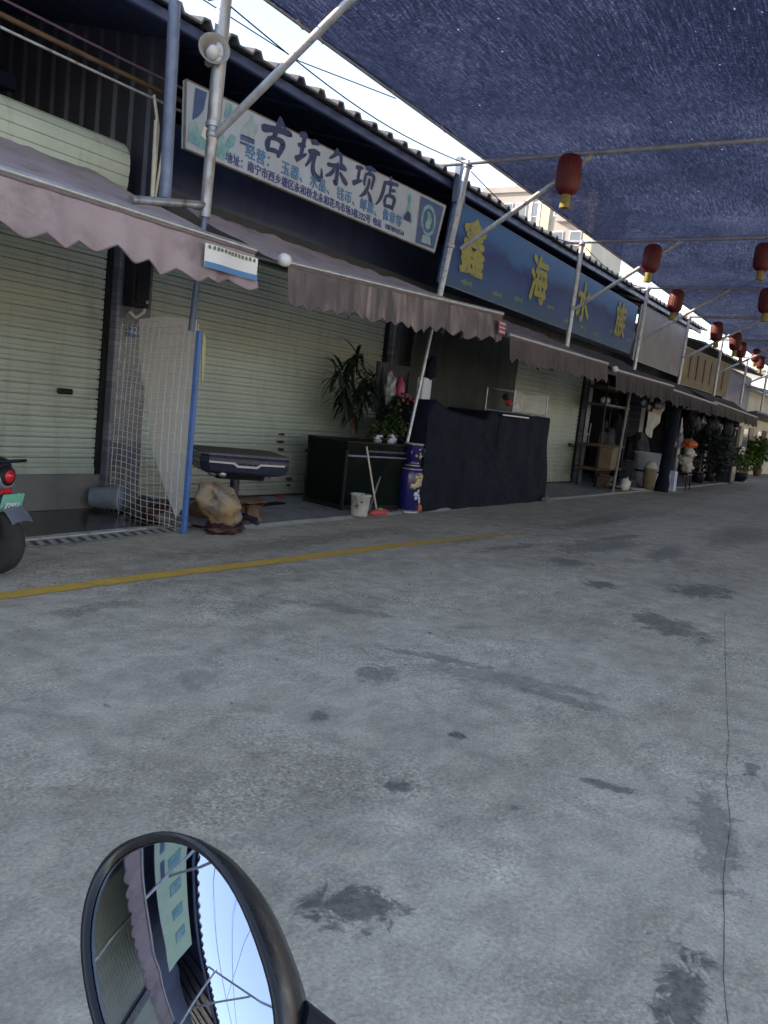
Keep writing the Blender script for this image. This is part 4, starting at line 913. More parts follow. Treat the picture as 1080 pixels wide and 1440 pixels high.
# ---------------- vase ----------------
vs_ = thing('floor_vase', (9.7, 5.66, 0), 'tall cobalt blue floor vase with gilt flowers', 'vase')
vb = obj('vase_body', MB().lathe([(.001, .04), (.125, .04), (.13, .07), (.148, .35), (.15, .52), (.135, .6), (.09, .64), (.082, .7), (.1, .74), (.115, .84), (.12, .9), (.128, .93), (.11, .935), (.1, .9), (.001, .86)], (9.7, 5.66, 0), 30), M['cobalt'], vs_)
obj('base_ring', MB().lathe([(.13, 0), (.148, .012), (.148, .045), (.128, .055)], (9.7, 5.66, .0), 30), M['silver'], vs_)
for k, (z0, rr) in enumerate(((.595, .135), (.64, .095), (.925, .127))): obj('gilt_band', MB().lathe([(rr, z0-.008), (rr+.006, z0), (rr, z0+.008)], (9.7, 5.66, 0), 30), M['vase_gold'], vb)
rg = random.Random(2)
for zc_, n_, sz in ((.44, 16, .03), (.36, 6, .024), (.22, 7, .024), (.8, 5, .02)):
    mb = MB()
    for k in range(n_):
        th = R(-110)+rg.uniform(-.55, .55); z = zc_+rg.uniform(-.07, .07); rr = .15 if z < .56 else .112
        q = (9.7+rr*math.cos(th), 5.66+rr*math.sin(th), z)
        mb2 = lump(q, (sz, sz*.35, sz), k, .5, 2.5, 10, 6, None, Matrix.Rotation(th+R(90), 3, 'Z')); mb.add(mb2.v, mb2.f, True)
    obj('gilt_flower', mb, M['vase_gold'] if zc_ != .22 else M['blue_white'], vb)
for sg in (-1, 1): obj('ear', MB().tube([(9.7+sg*.09, 5.62, .74), (9.7+sg*.16, 5.6, .77), (9.7+sg*.16, 5.6, .86), (9.7+sg*.11, 5.62, .88)], .012, 6), M['cobalt'], vs_)
single('folded_papers', lump((9.93, 5.62, .06), (.04, .03, .07), 4, .3), M['orange'], 'small orange object on the ground at the foot of the vase', 'clutter', (9.93, 5.62, 0))

# ---------------- plants ----------------
def blade(mb, base, d, L, w_, droop=.6, seg=5):
    base = Vector(base); d = Vector(d).normalized(); side = d.cross(Vector((0, 0, 1)))
    if side.length < .01: side = Vector((1, 0, 0))
    side.normalize(); A = []; B = []; p = base.copy(); dd = d.copy()
    for i in range(seg+1):
        f = i/seg; ww = w_*math.sin(math.pi*min(.98, .12+.88*f))**.8 if i < seg else .001
        A.append(p+side*ww); B.append(p-side*ww); dd = (dd+Vector((0, 0, -droop/seg))).normalized(); p = p+dd*L/seg
    k = seg+1; mb.add(A+B, [(i, i+1, k+i+1, k+i) for i in range(seg)], True)
dr = thing('dracaena_plant', (9.75, 6.72, 0), 'tall dracaena with drooping dark narrow leaves behind the aquarium', 'plant')
mb = MB(); rg = random.Random(21)
heads = [((9.62, 6.7, 1.98), 30, .5), ((9.2, 6.62, 1.72), 26, .42), ((9.75, 6.6, 1.5), 34, .42), ((9.35, 6.65, 1.45), 26, .4), ((9.95, 6.62, 1.72), 18, .36), ((9.55, 6.6, 1.3), 26, .4), ((9.7, 6.55, 1.65), 22, .42), ((9.35, 6.6, 1.6), 18, .42)]
for h, n_, L in heads:
    for k in range(n_):
        th = rg.random()*6.28; el = rg.uniform(-.5, 1.1)
        blade(mb, Vector(h)+Vector((rg.uniform(-.06, .06), rg.uniform(-.04, .04), rg.uniform(-.1, .06))), (math.cos(th)*math.cos(el), math.sin(th)*math.cos(el)*.7, math.sin(el)), L*rg.uniform(.6, 1.05), rg.uniform(.017, .028), rg.uniform(1.0, 2.2))
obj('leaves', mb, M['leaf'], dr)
mb = MB()
for h, *_ in heads: mb.tube([(9.85, 6.75, .3), (9.8, 6.72, 1.0), Vector(h)], [.02, .016, .01], 6)
obj('stem', mb, M['root'], dr)
obj('pot', MB().lathe([(.001, .04), (.12, .04), (.16, .3), (.175, .32), (.165, .33), (.14, .3), (.001, .28)], (9.85, 6.82, 0), 20), M['dark_metal'], dr)
def bush(mb, c, rad, n_, sz, rg, up=.3):
    for k in range(n_):
        d = Vector((rg.gauss(0, 1), rg.gauss(0, 1), rg.gauss(0, 1))).normalized(); rr = rg.random()**.4
        p = Vector(c)+Vector((d.x*rad[0]*rr, d.y*rad[1]*rr, d.z*rad[2]*rr))
        th = rg.random()*6.28; blade(mb, p, (math.cos(th), math.sin(th), rg.uniform(-.3, .9)), sz*rg.uniform(.7, 1.3), sz*.28, 1.0, 3)
for (px, py, pz, h, lb, fl) in ((9.25, 5.95, (.9), .2, 'small potted plant with pale leaves on the aquarium lid', False), (9.7, 6.0, (.9), .3, 'leafy green potted plant on the aquarium lid next to the pole', False), (9.95, 6.12, (.9), .34, 'potted plant with pink red blossoms behind the vase', True)):
    if px > 9.8: pz = .0; zt = 1.1
    else: zt = pz
    pt = thing('potted_plant', (px, py, pz), lb, 'plant', 'potted plants by the aquarium')
    rg = random.Random(int(px*100)); mb = MB(); bush(mb, (px, py, zt+h*.75), (.22, .17, h*.7), 150, .085, rg)
    obj('leaves', mb, M['leaf2'], pt)
    if px > 9.8:
        obj('pot', MB().lathe([(.001, 0), (.12, 0), (.14, .3), (.13, .3), (.001, .28)], (px, py, 0), 16), M['dark_metal'], pt)
        obj('stem', MB().tube([(px, py, .25), (px+.03, py, 1.2)], [.02, .012], 6), M['root'], pt)
        mb = MB()
        for k in range(11):
            q = (px+rg.uniform(-.14, .14), py-.1+rg.uniform(-.08, .08), zt+rg.uniform(.05, .5)); m2 = lump(q, (.022, .022, .022), k, .5, 2, 8, 5); mb.add(m2.v, m2.f, True)
        obj('blossoms', mb, M['flower'], pt)
    else: obj('pot', MB().lathe([(.001, 0), (.05, 0), (.065, .1), (.058, .1), (.001, .09)], (px, py, pz), 14), M['blue_white'], pt)
# hanging goods behind the vase
sk = thing('goods_rack', (10.3, 6.3, 1.2), 'rack of hanging red and pink packets behind the vase', 'rack')
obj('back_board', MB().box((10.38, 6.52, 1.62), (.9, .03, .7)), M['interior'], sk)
obj('pole', MB().tube([(10.05, 6.5, 0), (10.05, 6.5, 1.9)], .015, 6), M['dark_metal'], sk)
obj('pole', MB().tube([(10.75, 6.5, 0), (10.75, 6.5, 1.9)], .015, 6), M['dark_metal'], sk)
single('red_bottle', MB().lathe([(.001, 0), (.07, 0), (.075, .2), (.06, .3), (.03, .34), (.03, .38), (.001, .38)], (10.32, 6.36, 1.42), 16), M['magenta'], 'magenta bottle with a pale cap on the packet rack', 'bottle', (10.32, 6.36, 1.42))
single('white_box', MB().box((10.72, 6.2, 1.66), (.3, .1, .34), rz=R(8), bev=.006), M['blue_white'], 'pale blue white carton hanging on the pole above the black tarpaulin', 'box', (10.72, 6.2, 1.5))
single('black_hat', lump((10.78, 6.15, 1.98), (.1, .08, .17), 6, .2), M['black_cloth'], 'black cloth bag hanging above the pale carton', 'bag', (10.78, 6.15, 1.85))
single('grey_packet', lump((10.05, 6.35, 1.62), (.13, .05, .22), 8, .3), pm('grey film packet', (.2, .2, .22), (.12, .12, .14), .3), 'crumpled grey film packet beside the magenta bottle', 'packet', (10.05, 6.35, 1.4))
for k, (xx, zz, mm, lb) in enumerate(((10.15, 1.15, 'magenta', 'pink packet low on the packet rack'), (10.45, 1.2, 'red_plastic', 'red packet low on the packet rack beside the pink one'), (10.62, 1.38, 'blue_white', 'pale packet under the white carton'), (10.78, 1.3, 'magenta', 'magenta packet at the right end of the rack'))):
    single('goods_packet', lump((xx, 6.25, zz), (.07, .04, .14), 30+k, .3), M[mm], lb, 'packet', (xx, 6.25, zz-.1))
single('bottle', MB().lathe([(.001, 0), (.05, 0), (.05, .09), (.03, .12), (.001, .12)], (9.48, 5.9, (.9)), 14), M['blue_white'], 'small pale cup on the aquarium lid', 'cup', (9.48, 5.9, (.9)))

# ---------------- tarpaulin covered stalls ----------------
tp = thing('covered_stall', (12, 6.2, 0), 'long market stall wrapped in black tarpaulin with a raised end', 'stall')
def prof_top(x):
    pts = [(9.98, 1.28), (10.06, 1.5), (10.12, 1.54), (10.4, 1.44), (10.9, 1.38), (11.6, 1.345), (11.85, 1.35), (11.92, 1.47), (12.6, 1.475), (14.28, 1.475)]
    return cat(pts, min(max(x, 9.98), 14.28))
mb = MB()
def tarp(u, v):
    x = 9.96+u*(14.4-9.96); th = prof_top(x)
    if v < .7:
        z = th*(v/.7); y = 5.6+.008*math.sin(x*5+z*2)*(1-v)+.04*noise.noise(Vector((x*2, z*1.5, 0)))+.12*(v/.7)*.4
        x2 = x-.12*u*(z/1.4)-.02+.0*v
        return (x2 if u > .5 else x+.04*(1-z/1.4)*-1, y, max(.01, z+.0))
    f = (v-.7)/.3; return (x-.12*u, 5.66+f*.75, th-.02*math.sin(f*3.1)+.01*noise.noise(Vector((x*4, f*3, 0))))
mb.grid(tarp, 90, 40)
mb.add([tarp(0, v/20*.7) for v in range(21)]+[(9.98, 6.4, prof_top(9.98)*v/20) for v in range(21)], [(i, i+1, 22+i, 21+i) for i in range(20)])
mb.add([tarp(1, v/20*.7) for v in range(21)]+[(14.36, 6.4, 1.475*v/20) for v in range(21)], [(i, i+1, 22+i, 21+i)[::-1] for i in range(20)])
obj('tarpaulin', mb, M['black_cloth'], tp)
obj('table_frame', MB().box((13.1, 6.45, .7), (2.3, .1, 1.3)), M['dark_metal'], tp)
single('light_strip', MB().box((12.6, 5.56, 1.43), (1.0, .03, .028), bev=.006), M['silver'], 'thin silver strip along the top edge of the black tarpaulin', 'strip', (12.6, 5.56, 1.4))
single('stone', lump((14.3, 5.55, .05), (.1, .07, .05), 2, .3), M['plinth'], 'small stone holding down the tarpaulin corner', 'stone', (14.3, 5.55, 0))
# hanging plastic curtain over bay three
single('plastic_curtain', MB().grid(lambda u, v: (11.2+u*3.9, 6.75+.006*math.sin(u*60)+.03*noise.noise(Vector((u*9, v*3, 0))), 2.9-1.5*v), 90, 10), M['film'], 'cloudy dark plastic curtain hanging behind the tarpaulin stall', 'curtain', (13, 6.75, 1.4))
# showcase
scs = thing('glass_showcase', (13.2, 6, 1.48), 'low glass showcase in a silver frame on top of the tarpaulin stall', 'showcase')
X0, X1, Y0_, Y1_, Z0, Z1 = 13.1, 14.55, 5.85, 6.35, 1.5, 1.87
for a, b in (((X0, Y0_, Z0), (X1, Y0_, Z0)), ((X0, Y0_, Z1), (X1, Y0_, Z1)), ((X0, Y1_, Z1), (X1, Y1_, Z1)), ((X0, Y1_, Z0), (X1, Y1_, Z0)), ((X0, Y0_, Z0), (X0, Y0_, Z1)), ((X1, Y0_, Z0), (X1, Y0_, Z1)), ((X0, Y0_, Z1), (X0, Y1_, Z1)), ((X1, Y0_, Z1), (X1, Y1_, Z1)), ((X1, Y1_, Z0), (X1, Y1_, Z1)), ((X0, Y1_, Z0), (X0, Y1_, Z1))):
    obj('frame_bar', MB().tube([a, b], .014, 4), M['silver'], scs)
obj('glass_pane', MB().quad((X0, Y0_, Z0), (X1, Y0_, Z0), (X1, Y0_, Z1), (X0, Y0_, Z1)).quad((X1, Y0_, Z0), (X1, Y1_, Z0), (X1, Y1_, Z1), (X1, Y0_, Z1)), M['glass'], scs)
single('ornament', lump((13.35, 6.05, 1.66), (.1, .05, .05), 2, .3), M['red_plastic'], 'small red ornament inside the glass showcase', 'ornament', (13.35, 6.05, 1.55))
single('ornament', lump((13.75, 6.1, 1.6), (.08, .05, .08), 6, .3), M['blue_white'], 'small pale ornament inside the glass showcase', 'ornament', (13.75, 6.1, 1.5))
single('ornament', lump((13.3, 6.1, 1.74), (.06, .05, .05), 7, .3), M['black_plastic'], 'small black ornament inside the glass showcase', 'ornament', (13.3, 6.1, 1.6))

# ---------------- open cluttered shop and beyond ----------------
sh = thing('goods_shelf', (20.3, 6.6, 0), 'tall rusty shelf of goods in the open shop', 'shelf')
for z in (.45, 1.0, 1.95, 2.35): obj('shelf_board', MB().box((20.3, 6.6, z), (1.9, .5, .06), bev=.01), M['grey_sheet'] if z == 1.95 else M['rust_wood'], sh)
for xx in (19.4, 21.2): 
    for yy in (6.38, 6.82): obj('post', MB().tube([(xx, yy, 0), (xx, yy, 2.5)], .022, 6), M['dark_metal'], sh)
cl = [((20.0, 6.35, .48), (.75, .35, .5), 'carton', 'open brown cardboard box on the lowest shelf', 'box'), ((19.55, 6.2, 0), (.4, .3, .3), 'rust_wood', 'low wooden crate at the foot of the pole', 'crate'),
      ((20.9, 6.1, 0), (.5, .35, .28), 'interior', 'dark bundle on the step by the shelf', 'bundle'), ((21.6, 6.3, 0), (.3, .3, .65), 'navy_plastic', 'dark blue crate left of the tub', 'crate')]
for p, d, mm, lb, ct in cl:
    if ct == 'bundle': single('bundle', lump((p[0], p[1], .15), (.3, .2, .16), 3, .4), M[mm], lb, ct, p)
    else:
        r_ = thing('storage_box' if ct == 'box' else 'storage_crate', p, lb, ct)
        obj('box_body', MB().box((p[0], p[1], p[2]+d[2]/2), d, rz=.1, bev=.015), M[mm], r_)
        obj('lid', MB().box((p[0], p[1]-.05, p[2]+d[2]+.02), (d[0]*1.03, d[1]*.9, .03), rz=.14, rx=.1), M[mm], r_)
rg = random.Random(33)
descs = ['white', 'grey', 'dark blue', 'pale', 'black', 'silver', 'brown', 'teal']
mats_ = ['sack', 'grey_board', 'navy_plastic', 'pvc', 'black_plastic', 'silver', 'carton', 'grey_bucket']
place = ['hanging from the awning over the open shop', 'on the upper shelf of the open shop', 'on the ground by the open shop step', 'hanging deep inside the open shop', 'stacked against the far shop pillar']
k = 0
for pi_, (xr, yr, zr, n_) in enumerate((((19.6, 23.8), (5.9, 6.2), (2.0, 2.35), 8), ((19.5, 21.1), (6.45, 6.7), (2.02, 2.08), 5), ((18.6, 21.0), (5.7, 6.0), (.05, .08), 6), ((21.8, 24.2), (7, 9), (.8, 1.9), 6), ((24.0, 27.0), (5.9, 6.3), (.2, 1.3), 6))):
    for j in range(n_):
        x, y, z = rg.uniform(*xr), rg.uniform(*yr), rg.uniform(*zr); s_ = rg.uniform(.07, .17); mi = (j+pi_) % 8
        single('hanging_packet' if pi_ in (0, 3) else 'bundle', lump((x, y, z+s_*.4), (s_, s_*.7, s_*rg.uniform(.6, 1.5)), k, .5, 2, 14, 9), M[mats_[mi]], f'small {descs[mi]} crumpled bundle {place[pi_]}', 'bundle', (x, y, z), f'bundles {place[pi_]}'); k += 1
def item(name, lb, ct, mm, build, loc, group=None):
    return single(name, build, M[mm], lb, ct, loc, group)
item('rubber_mat', 'thin dark rubber strip lying on the floor before the second shutter', 'mat', 'black_cloth', MB().box((7.9, 6.6, .05), (.75, .12, .015), rz=.1, bev=.004), (7.9, 6.6, .04))
item('paper_scrap', 'small red scrap on the floor under the rust scabs', 'scrap', 'red_plastic', lump((8.75, 7.05, .06), (.07, .03, .02), 4, .4), (8.75, 7.05, .04))
item('cardboard_piece', 'flattened brown cardboard lying by the pole in front of the open shop', 'cardboard', 'carton', MB().box((19.3, 5.95, .055), (.9, .5, .02), rz=.3, bev=.004), (19.3, 5.95, .04))
item('cardboard_piece', 'pale flattened cardboard on the step beside the beige dustbin', 'cardboard', 'sack', MB().box((20.6, 5.85, .055), (.7, .35, .02), rz=-.2, bev=.004), (20.6, 5.85, .04))
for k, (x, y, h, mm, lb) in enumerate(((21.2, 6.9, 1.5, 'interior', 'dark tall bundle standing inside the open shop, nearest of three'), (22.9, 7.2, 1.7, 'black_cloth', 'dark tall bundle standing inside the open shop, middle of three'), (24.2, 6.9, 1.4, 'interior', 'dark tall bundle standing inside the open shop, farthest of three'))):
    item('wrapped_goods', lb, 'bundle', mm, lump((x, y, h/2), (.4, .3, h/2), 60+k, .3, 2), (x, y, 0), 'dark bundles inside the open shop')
for k in range(9):
    x = 25.4+k*.85; lb = ['first', 'second', 'third', 'fourth', 'fifth', 'sixth', 'seventh', 'eighth', 'ninth'][k]
    item('hanging_goods', f'dark hanging cloth bundle under the far awning, {lb} from the camera', 'bundle', ['black_cloth', 'interior', 'navy_plastic'][k % 3], lump((x, 5.9, 2.0-.1*(k % 2)), (.22, .15, .3), 80+k, .5, 2, 14, 10), (x, 5.9, 1.8), 'bundles hanging under the far awning')
# barrier frame of bars in shop
bf = thing('bar_rack', (20.6, 7.4, .9), 'rack of thin upright metal bars inside the open shop', 'rack')
for i in range(7): obj('bar', MB().tube([(19.6+i*.22, 7.2, .9), (19.65+i*.22, 7.2, 1.5)], .012, 5), M['silver'], bf)
obj('rail', MB().tube([(19.5, 7.2, .9), (21.1, 7.2, .9)], .015, 5), M['dark_metal'], bf)
# tub, bin, wrapped post, bag, sack
tb = thing('plastic_tub', (22.5, 6.1, 0), 'large pale blue tapered tub with a strap outside the open shop', 'tub')
obj('tub_body', MB().lathe([(.001, .02), (.33, .0), (.36, .3), (.42, .83), (.45, .85), (.45, .88), (.4, .88), (.35, .4), (.3, .05), (.001, .05)], (22.4, 5.98, .04), 30), M['blue_white'], tb)
obj('strap', MB().lathe([(.375, .38), (.385, .4), (.378, .43)], (22.4, 5.98, .04), 30), M['dark_metal'], tb)
bn = thing('dustbin', (21.6, 5.75, 0), 'small beige dustbin with a round lid in front of the pale tub', 'bin')
obj('bin_body', MB().lathe([(.001, 0), (.13, 0), (.16, .48), (.175, .5), (.17, .52), (.001, .52)], (21.55, 5.72, .03), 20), pm('beige plastic', (.25, .21, .13), (.18, .15, .1)), bn)
obj('lid', MB().lathe([(.17, .52), (.15, .56), (.1, .66), (.04, .7), (.001, .7)], (21.55, 5.72, .03), 20), M['sack'], bn)
wp = thing('wrapped_post', (22.0, 5.42, 0), 'thick post wrapped in black plastic beside the white bag', 'post')
obj('wrapping', MB().tube([(21.75+.13*z+.02*math.sin(z*9), 5.45, z) for z in [i*.2 for i in range(12)]], [.14+.02*noise.noise(Vector((i*.8, 0, 0)))+(.03 if i < 2 else 0) for i in range(12)], 16), M['black_cloth'], wp)
bg_ = thing('shopping_bag', (22.6, 5.42, 0), 'blue and white woven bag standing at the foot of the wrapped post', 'bag')
obj('bag_body', MB().prism([(-.14, 0), (.14, 0), (.17, .5), (-.12, .52)], .2, lambda u, v, w_: (22.62+u, 5.33+w_-.02*math.sin(v*9), v+.005)), M['blue_bag'], bg_)
obj('handle', MB().tube([(22.55, 5.4, .5), (22.57, 5.4, .6), (22.67, 5.4, .6), (22.69, 5.4, .5)], .01, 5), M['blue_paint'], bg_)
st_ = thing('laden_stool', (24.0, 5.5, 0), 'low stool piled with a crumpled white sack', 'stool')
obj('seat', MB().box((24.0, 5.5, .42), (.55, .4, .05), bev=.01), M['dark_metal'], st_)
for a in (-1, 1):
    for b in (-1, 1): obj('leg', MB().tube([(24.0+a*.22, 5.5+b*.16, .42), (24+a*.25, 5.5+b*.18, 0)], .02, 6), M['dark_metal'], st_)
mb = MB()
for k in range(7):
    m2 = lump((24.0+rg.uniform(-.14, .14), 5.45+rg.uniform(-.08, .08), .6+k*.07), (.17, .13, .12), 50+k, .5, 2.5, 16, 10); mb.add(m2.v, m2.f, True)
single('white_sack', mb, M['sack'], 'crumpled white sack heaped on the low stool', 'sack', (24, 5.5, .45))
single('orange_bag', lump((23.95, 5.45, 1.24), (.24, .2, .13), 4, .25), M['orange'], 'orange bag lying on top of the white sack', 'bag', (23.95, 5.45, 1.1))
# dark shrubs, pots, helmet like basket
def shrub(name, c, rad, n_, sz, mm, lb, seed, pot=True, trunk=True, ct='shrub'):
    rg = random.Random(seed); x, y, z = c
    r_ = thing(name, (x, y, 0), lb, ct, 'shrubs along the far shop fronts')
    mb = MB()
    for q in range(5): bush(mb, (x+rg.uniform(-.5, .5)*rad[0], y+rg.uniform(-.5, .5)*rad[1], z+rg.uniform(-.5, .5)*rad[2]), (rad[0]*.6, rad[1]*.6, rad[2]*.6), n_//5, sz, rg)
    obj('crown', mb, M[mm], r_)
    obj('trunk', MB().tube([(x, y, .1), (x+.03, y, z)], [.04, .02], 6), M['root'], r_)
    obj('pot', MB().lathe([(.001, 0), (.16, 0), (.22, .32), (.2, .34), (.001, .3)], (x, y, .01), 16), M['dark_metal'] if mm == 'leaf' else M['carton'], r_)
shrub('potted_shrub', (28.3, 6.0, 1.2), (.9, .5, .95), 420, .2, 'leaf', 'dark rounded shrub right behind the orange bag', 1)
shrub('potted_shrub', (30.4, 6.1, 1.0), (.8, .5, .8), 340, .2, 'leaf', 'dark bush between the shrub and the black basket', 2)
shrub('potted_shrub', (33.2, 6.4, 1.2), (.5, .4, .8), 220, .18, 'leaf2', 'green potted shrub in front of the pale far wall', 3)
shrub('potted_shrub', (37.5, 6.6, .9), (.5, .4, .6), 220, .18, 'leaf2', 'thin green climbing plant on the pale far wall', 4)
shrub('potted_shrub', (43.5, 6.6, 1.1), (1.4, .7, 1.0), 700, .26, 'leaf3', 'bright green garden bush at the far end of the lane', 5)
shrub('potted_shrub', (47, 5.9, .8), (1.6, .8, .8), 600, .26, 'leaf3', 'low bright bush in front of the far end wall', 6)
shrub('potted_shrub', (41, 7.0, .6), (.6, .5, .5), 260, .2, 'leaf3', 'small light green plant at the base of the far end bush', 7)
single('black_basket', MB().lathe([(.001, 0), (.2, .02), (.3, .18), (.32, .32), (.28, .34), (.001, .3)], (33.6, 5.7, .02), 20), M['black_plastic'], 'round black basket on the lane near the far shrubs', 'basket', (33.6, 5.7, 0))
single('violet_crate', MB().box((31.6, 5.8, .3), (.7, .5, .6), bev=.03), M['navy_plastic'], 'dark blue crate left of the black basket', 'crate', (31.6, 5.8, 0))
# far buildings
fb = thing('white_house', (43, 8, 0), 'pale cream low house at the far end of the row', 'house')
obj('wall', MB().box((45, 11.1, 1.9), (13.0, 8, 3.8)), M['cream'], fb)
obj('roof', MB().box((45, 10.9, 3.87), (13.4, 8.4, .14)), M['white'], fb)
for xx, mm in ((39.8, 'rust_wood'), (43.2, 'dark_metal'), (47.0, 'rust_wood')):
    d = obj('door', MB().box((xx, 7.09, 1.1), (1.3, .06, 2.2), bev=.01), M[mm], fb); obj('handle', MB().box((xx+.5, 7.03, 1.0), (.04, .05, .14)), M['silver'], d)
for xx in (41.5, 45.2): w_ = obj('window', MB().box((xx, 7.08, 1.7), (1.2, .05, 1.0), bev=.01), M['white'], fb); obj('pane', MB().box((xx, 7.05, 1.7), (1.0, .03, .8)), M['window'], w_)
obj('eave', MB().box((44.5, 6.7, 2.75), (11, .8, .08), rx=R(-12)), M['grey_sheet'], fb)
eb = thing('end_house', (62, 0, 0), 'tall white house closing the far end of the lane', 'house')
obj('wall', MB().box((66, -2, 3.2), (8, 34, 6.4)), M['white'], eb)
obj('roof', MB().box((65.8, -2, 6.5), (8.6, 34.6, .2)), M['cream'], eb)
for yy in (7.5, 4.5, 1.5, -1.5):
    for zz in (1.4, 4.4):
        w_ = obj('window', MB().box((61.98, yy, zz), (.08, 1.4, 1.3), bev=.01), M['cream'], eb); obj('pane', MB().box((61.93, yy, zz), (.03, 1.2, 1.1)), M['window'], w_)
gn = thing('lattice_frame', (36.6, 6.0, 3.4), 'pale green metal lattice over the end of the row', 'lattice')
for i in range(4):
    obj('bar', MB().tube([(36.2+i*.9, 5.6, 3.5+.1*(i % 2)), (37.4+i*.9, 7.0, 3.9)], .03, 5), M['white'], gn)
    obj('bar', MB().tube([(37.6+i*.8, 5.6, 3.5), (36.2+i*.8, 7.0, 3.95)], .03, 5), M['white'], gn)
# what the scooter mirror sees behind: second mast, wires, pennants
fr_ = thing('canopy_frame', (-3, 5.7, 0), 'bare steel canopy frame of poles and braces behind the rider', 'frame')
for xx in (1.3, -3.0, -7.4, -11.8):
    obj('pole', MB().tube([(xx, 5.7, 0), (xx+.05, 5.7, 4.75)], .045, 10), M['steel'], fr_)
    obj('crossbar', MB().tube([(xx, 6.1, 4.72), (xx, 1.2, 4.75)], .03, 8), M['steel'], fr_)
    obj('brace', MB().tube([(xx, 5.66, 3.5), (xx, 4.1, 4.7)], .03, 8), M['steel'], fr_)
obj('edge_wire', MB().tube([(5.2, 5.5, 4.77), (-11.8, 5.5, 4.8)], .01, 6), M['steel'], fr_)
for k, (p, q) in enumerate((((5, 3.2, 4.9), (-14, 6.2, 5.4)), ((3, .8, 5.2), (-10, 6.2, 5.3)), ((5.6, 1.5, 4.9), (-9, 2.5, 6.5)))):
    single('cable', MB().tube([Vector(p).lerp(Vector(q), i/10)-Vector((0, 0, .25*math.sin(math.pi*i/10))) for i in range(11)], .008, 5), M['dark_metal'], ['longest', 'shortest', 'steepest'][k]+' wire crossing the sky in the scooter mirror', 'cable', p)
pn = thing('pennant_string', (0, 1.6, 4.5), 'string of pink pennants along the right rim of the scooter mirror', 'pennants')
rg = random.Random(12)
obj('cord', MB().tube([(5.5-i*.8, 1.7, 4.55-.1*math.sin(i*.8)) for i in range(22)], .006, 5), M['pvc'], pn)
mb = MB()
for k in range(150):
    x = 5.4-k*.11; z = 4.55-.1*math.sin((5.5-x)); mb.add([(x, 1.7, z), (x-.09, 1.7, z), (x-.045+rg.uniform(-.03, .03), 1.7+rg.uniform(-.05, .05), z-.14)], [(0, 1, 2)])
obj('pennants', mb, M['flower'], pn)['kind'] = 'stuff'
for k in range(9):
    xx = -5.2+k*.72; obj('print_bar', MB().box((xx, 6.18, 3.93), (.3, .01, .36)), M['teal'], S5)
    if 2 < k < 8: obj('print_bar', MB().box((xx, 6.18, 3.56), (.5, .01, .12)), M['print_blue'], S5)
single('white_cloth', MB().grid(lambda u, v: (22.0+u*1.3, 6.1+.05*math.sin(u*14), 2.05-(.5+.25*math.sin(u*5))*v), 14, 6), M['sack'], 'white cloth hanging between the open shop and the wrapped post', 'cloth', (22.6, 6.1, 1.6))
# grit and leaf crumbs lying on the lane
mb = MB(); rg = random.Random(77)
for k in range(170):
    x = rg.uniform(1.6, 12)**1.0; y = rg.uniform(.1, 5.4); r_ = rg.uniform(.0015, .006)*(1 if k % 12 else 2.0); th = rg.random()*6.3
    m2 = lump((x, y, r_*.3), (r_, r_*rg.uniform(.4, .9), r_*.4), k, .6, 2, 7, 5, None, Matrix.Rotation(th, 3, 'Z')); mb.add(m2.v, m2.f)
tag(obj('grit', mb, M['plinth']), 'scattered grit and crumbs on the worn concrete lane', 'grit', kind='stuff')
# opposite row (invented, never directly in view, set back and pale for more light)
op = thing('unseen_opposite_building', (12, -14, 0), 'added unseen low pale shop row on the other side of the lane', 'building')
obj('wall', MB().box((18, -16.5, 1.9), (60, 5, 3.8)), M['cream'], op)
obj('roof', MB().box((18, -16.3, 3.9), (60.6, 6, .16)), M['roof'], op)
# ---------------- apartment tower beyond the roof ----------------
tw = thing('apartment_tower', (70, 32, 0), 'tall pale apartment tower with yellow strips seen above the shop roof', 'tower')
TX, TY = 78, 32.8
obj('wall', MB().box((TX, TY, 11), (9, 10.6, 22)), M['haze_tower'], tw)
obj('roof_parapet', MB().box((TX, TY, 22.2), (9.6, 11.2, .5)), M['haze_tower'], tw)
obj('roof_hut', MB().box((TX, TY+1.5, 23.2), (4, 4.2, 1.8)), M['haze_tower'], tw)
for yy in (TY-.9, TY-5.1): obj('coloured_strip', MB().box((TX-4.6, yy, 11), (.3, .8, 21.8)), M['tower_yellow'], tw)
for yy in (TY+.6, TY-.25): obj('white_strip', MB().box((TX-4.58, yy, 11), (.3, .25, 21.8)), M['white'], tw)
for zz in range(8):
    z = 2.2+zz*2.6
    for yy, ww in ((TY+4.4, .9), (TY+2.9, .7), (TY+1.6, .8), (TY+.2, .45), (TY-2.2, .9), (TY-3.9, .9)):
        f_ = obj('window', MB().box((TX-4.55, yy, z), (.12, ww+.2, 1.3)), M['grey_board'], tw); obj('pane', MB().box((TX-4.63, yy, z), (.08, ww, 1.1)), M['window'], f_)
    for yy in (TY+3.6, TY-3.0): obj('balcony', MB().box((TX-4.9, yy, z-.9), (.8, 1.6, .7)), M['haze_tower'], tw)

# ---------------- parked electric scooter (left edge) ----------------
sct = thing('electric_scooter', (0, 0, 0), 'grey electric scooter with a round red tail light and mint green plate', 'scooter')
def sbox(*a, **k): return MB().box(*a, **k)
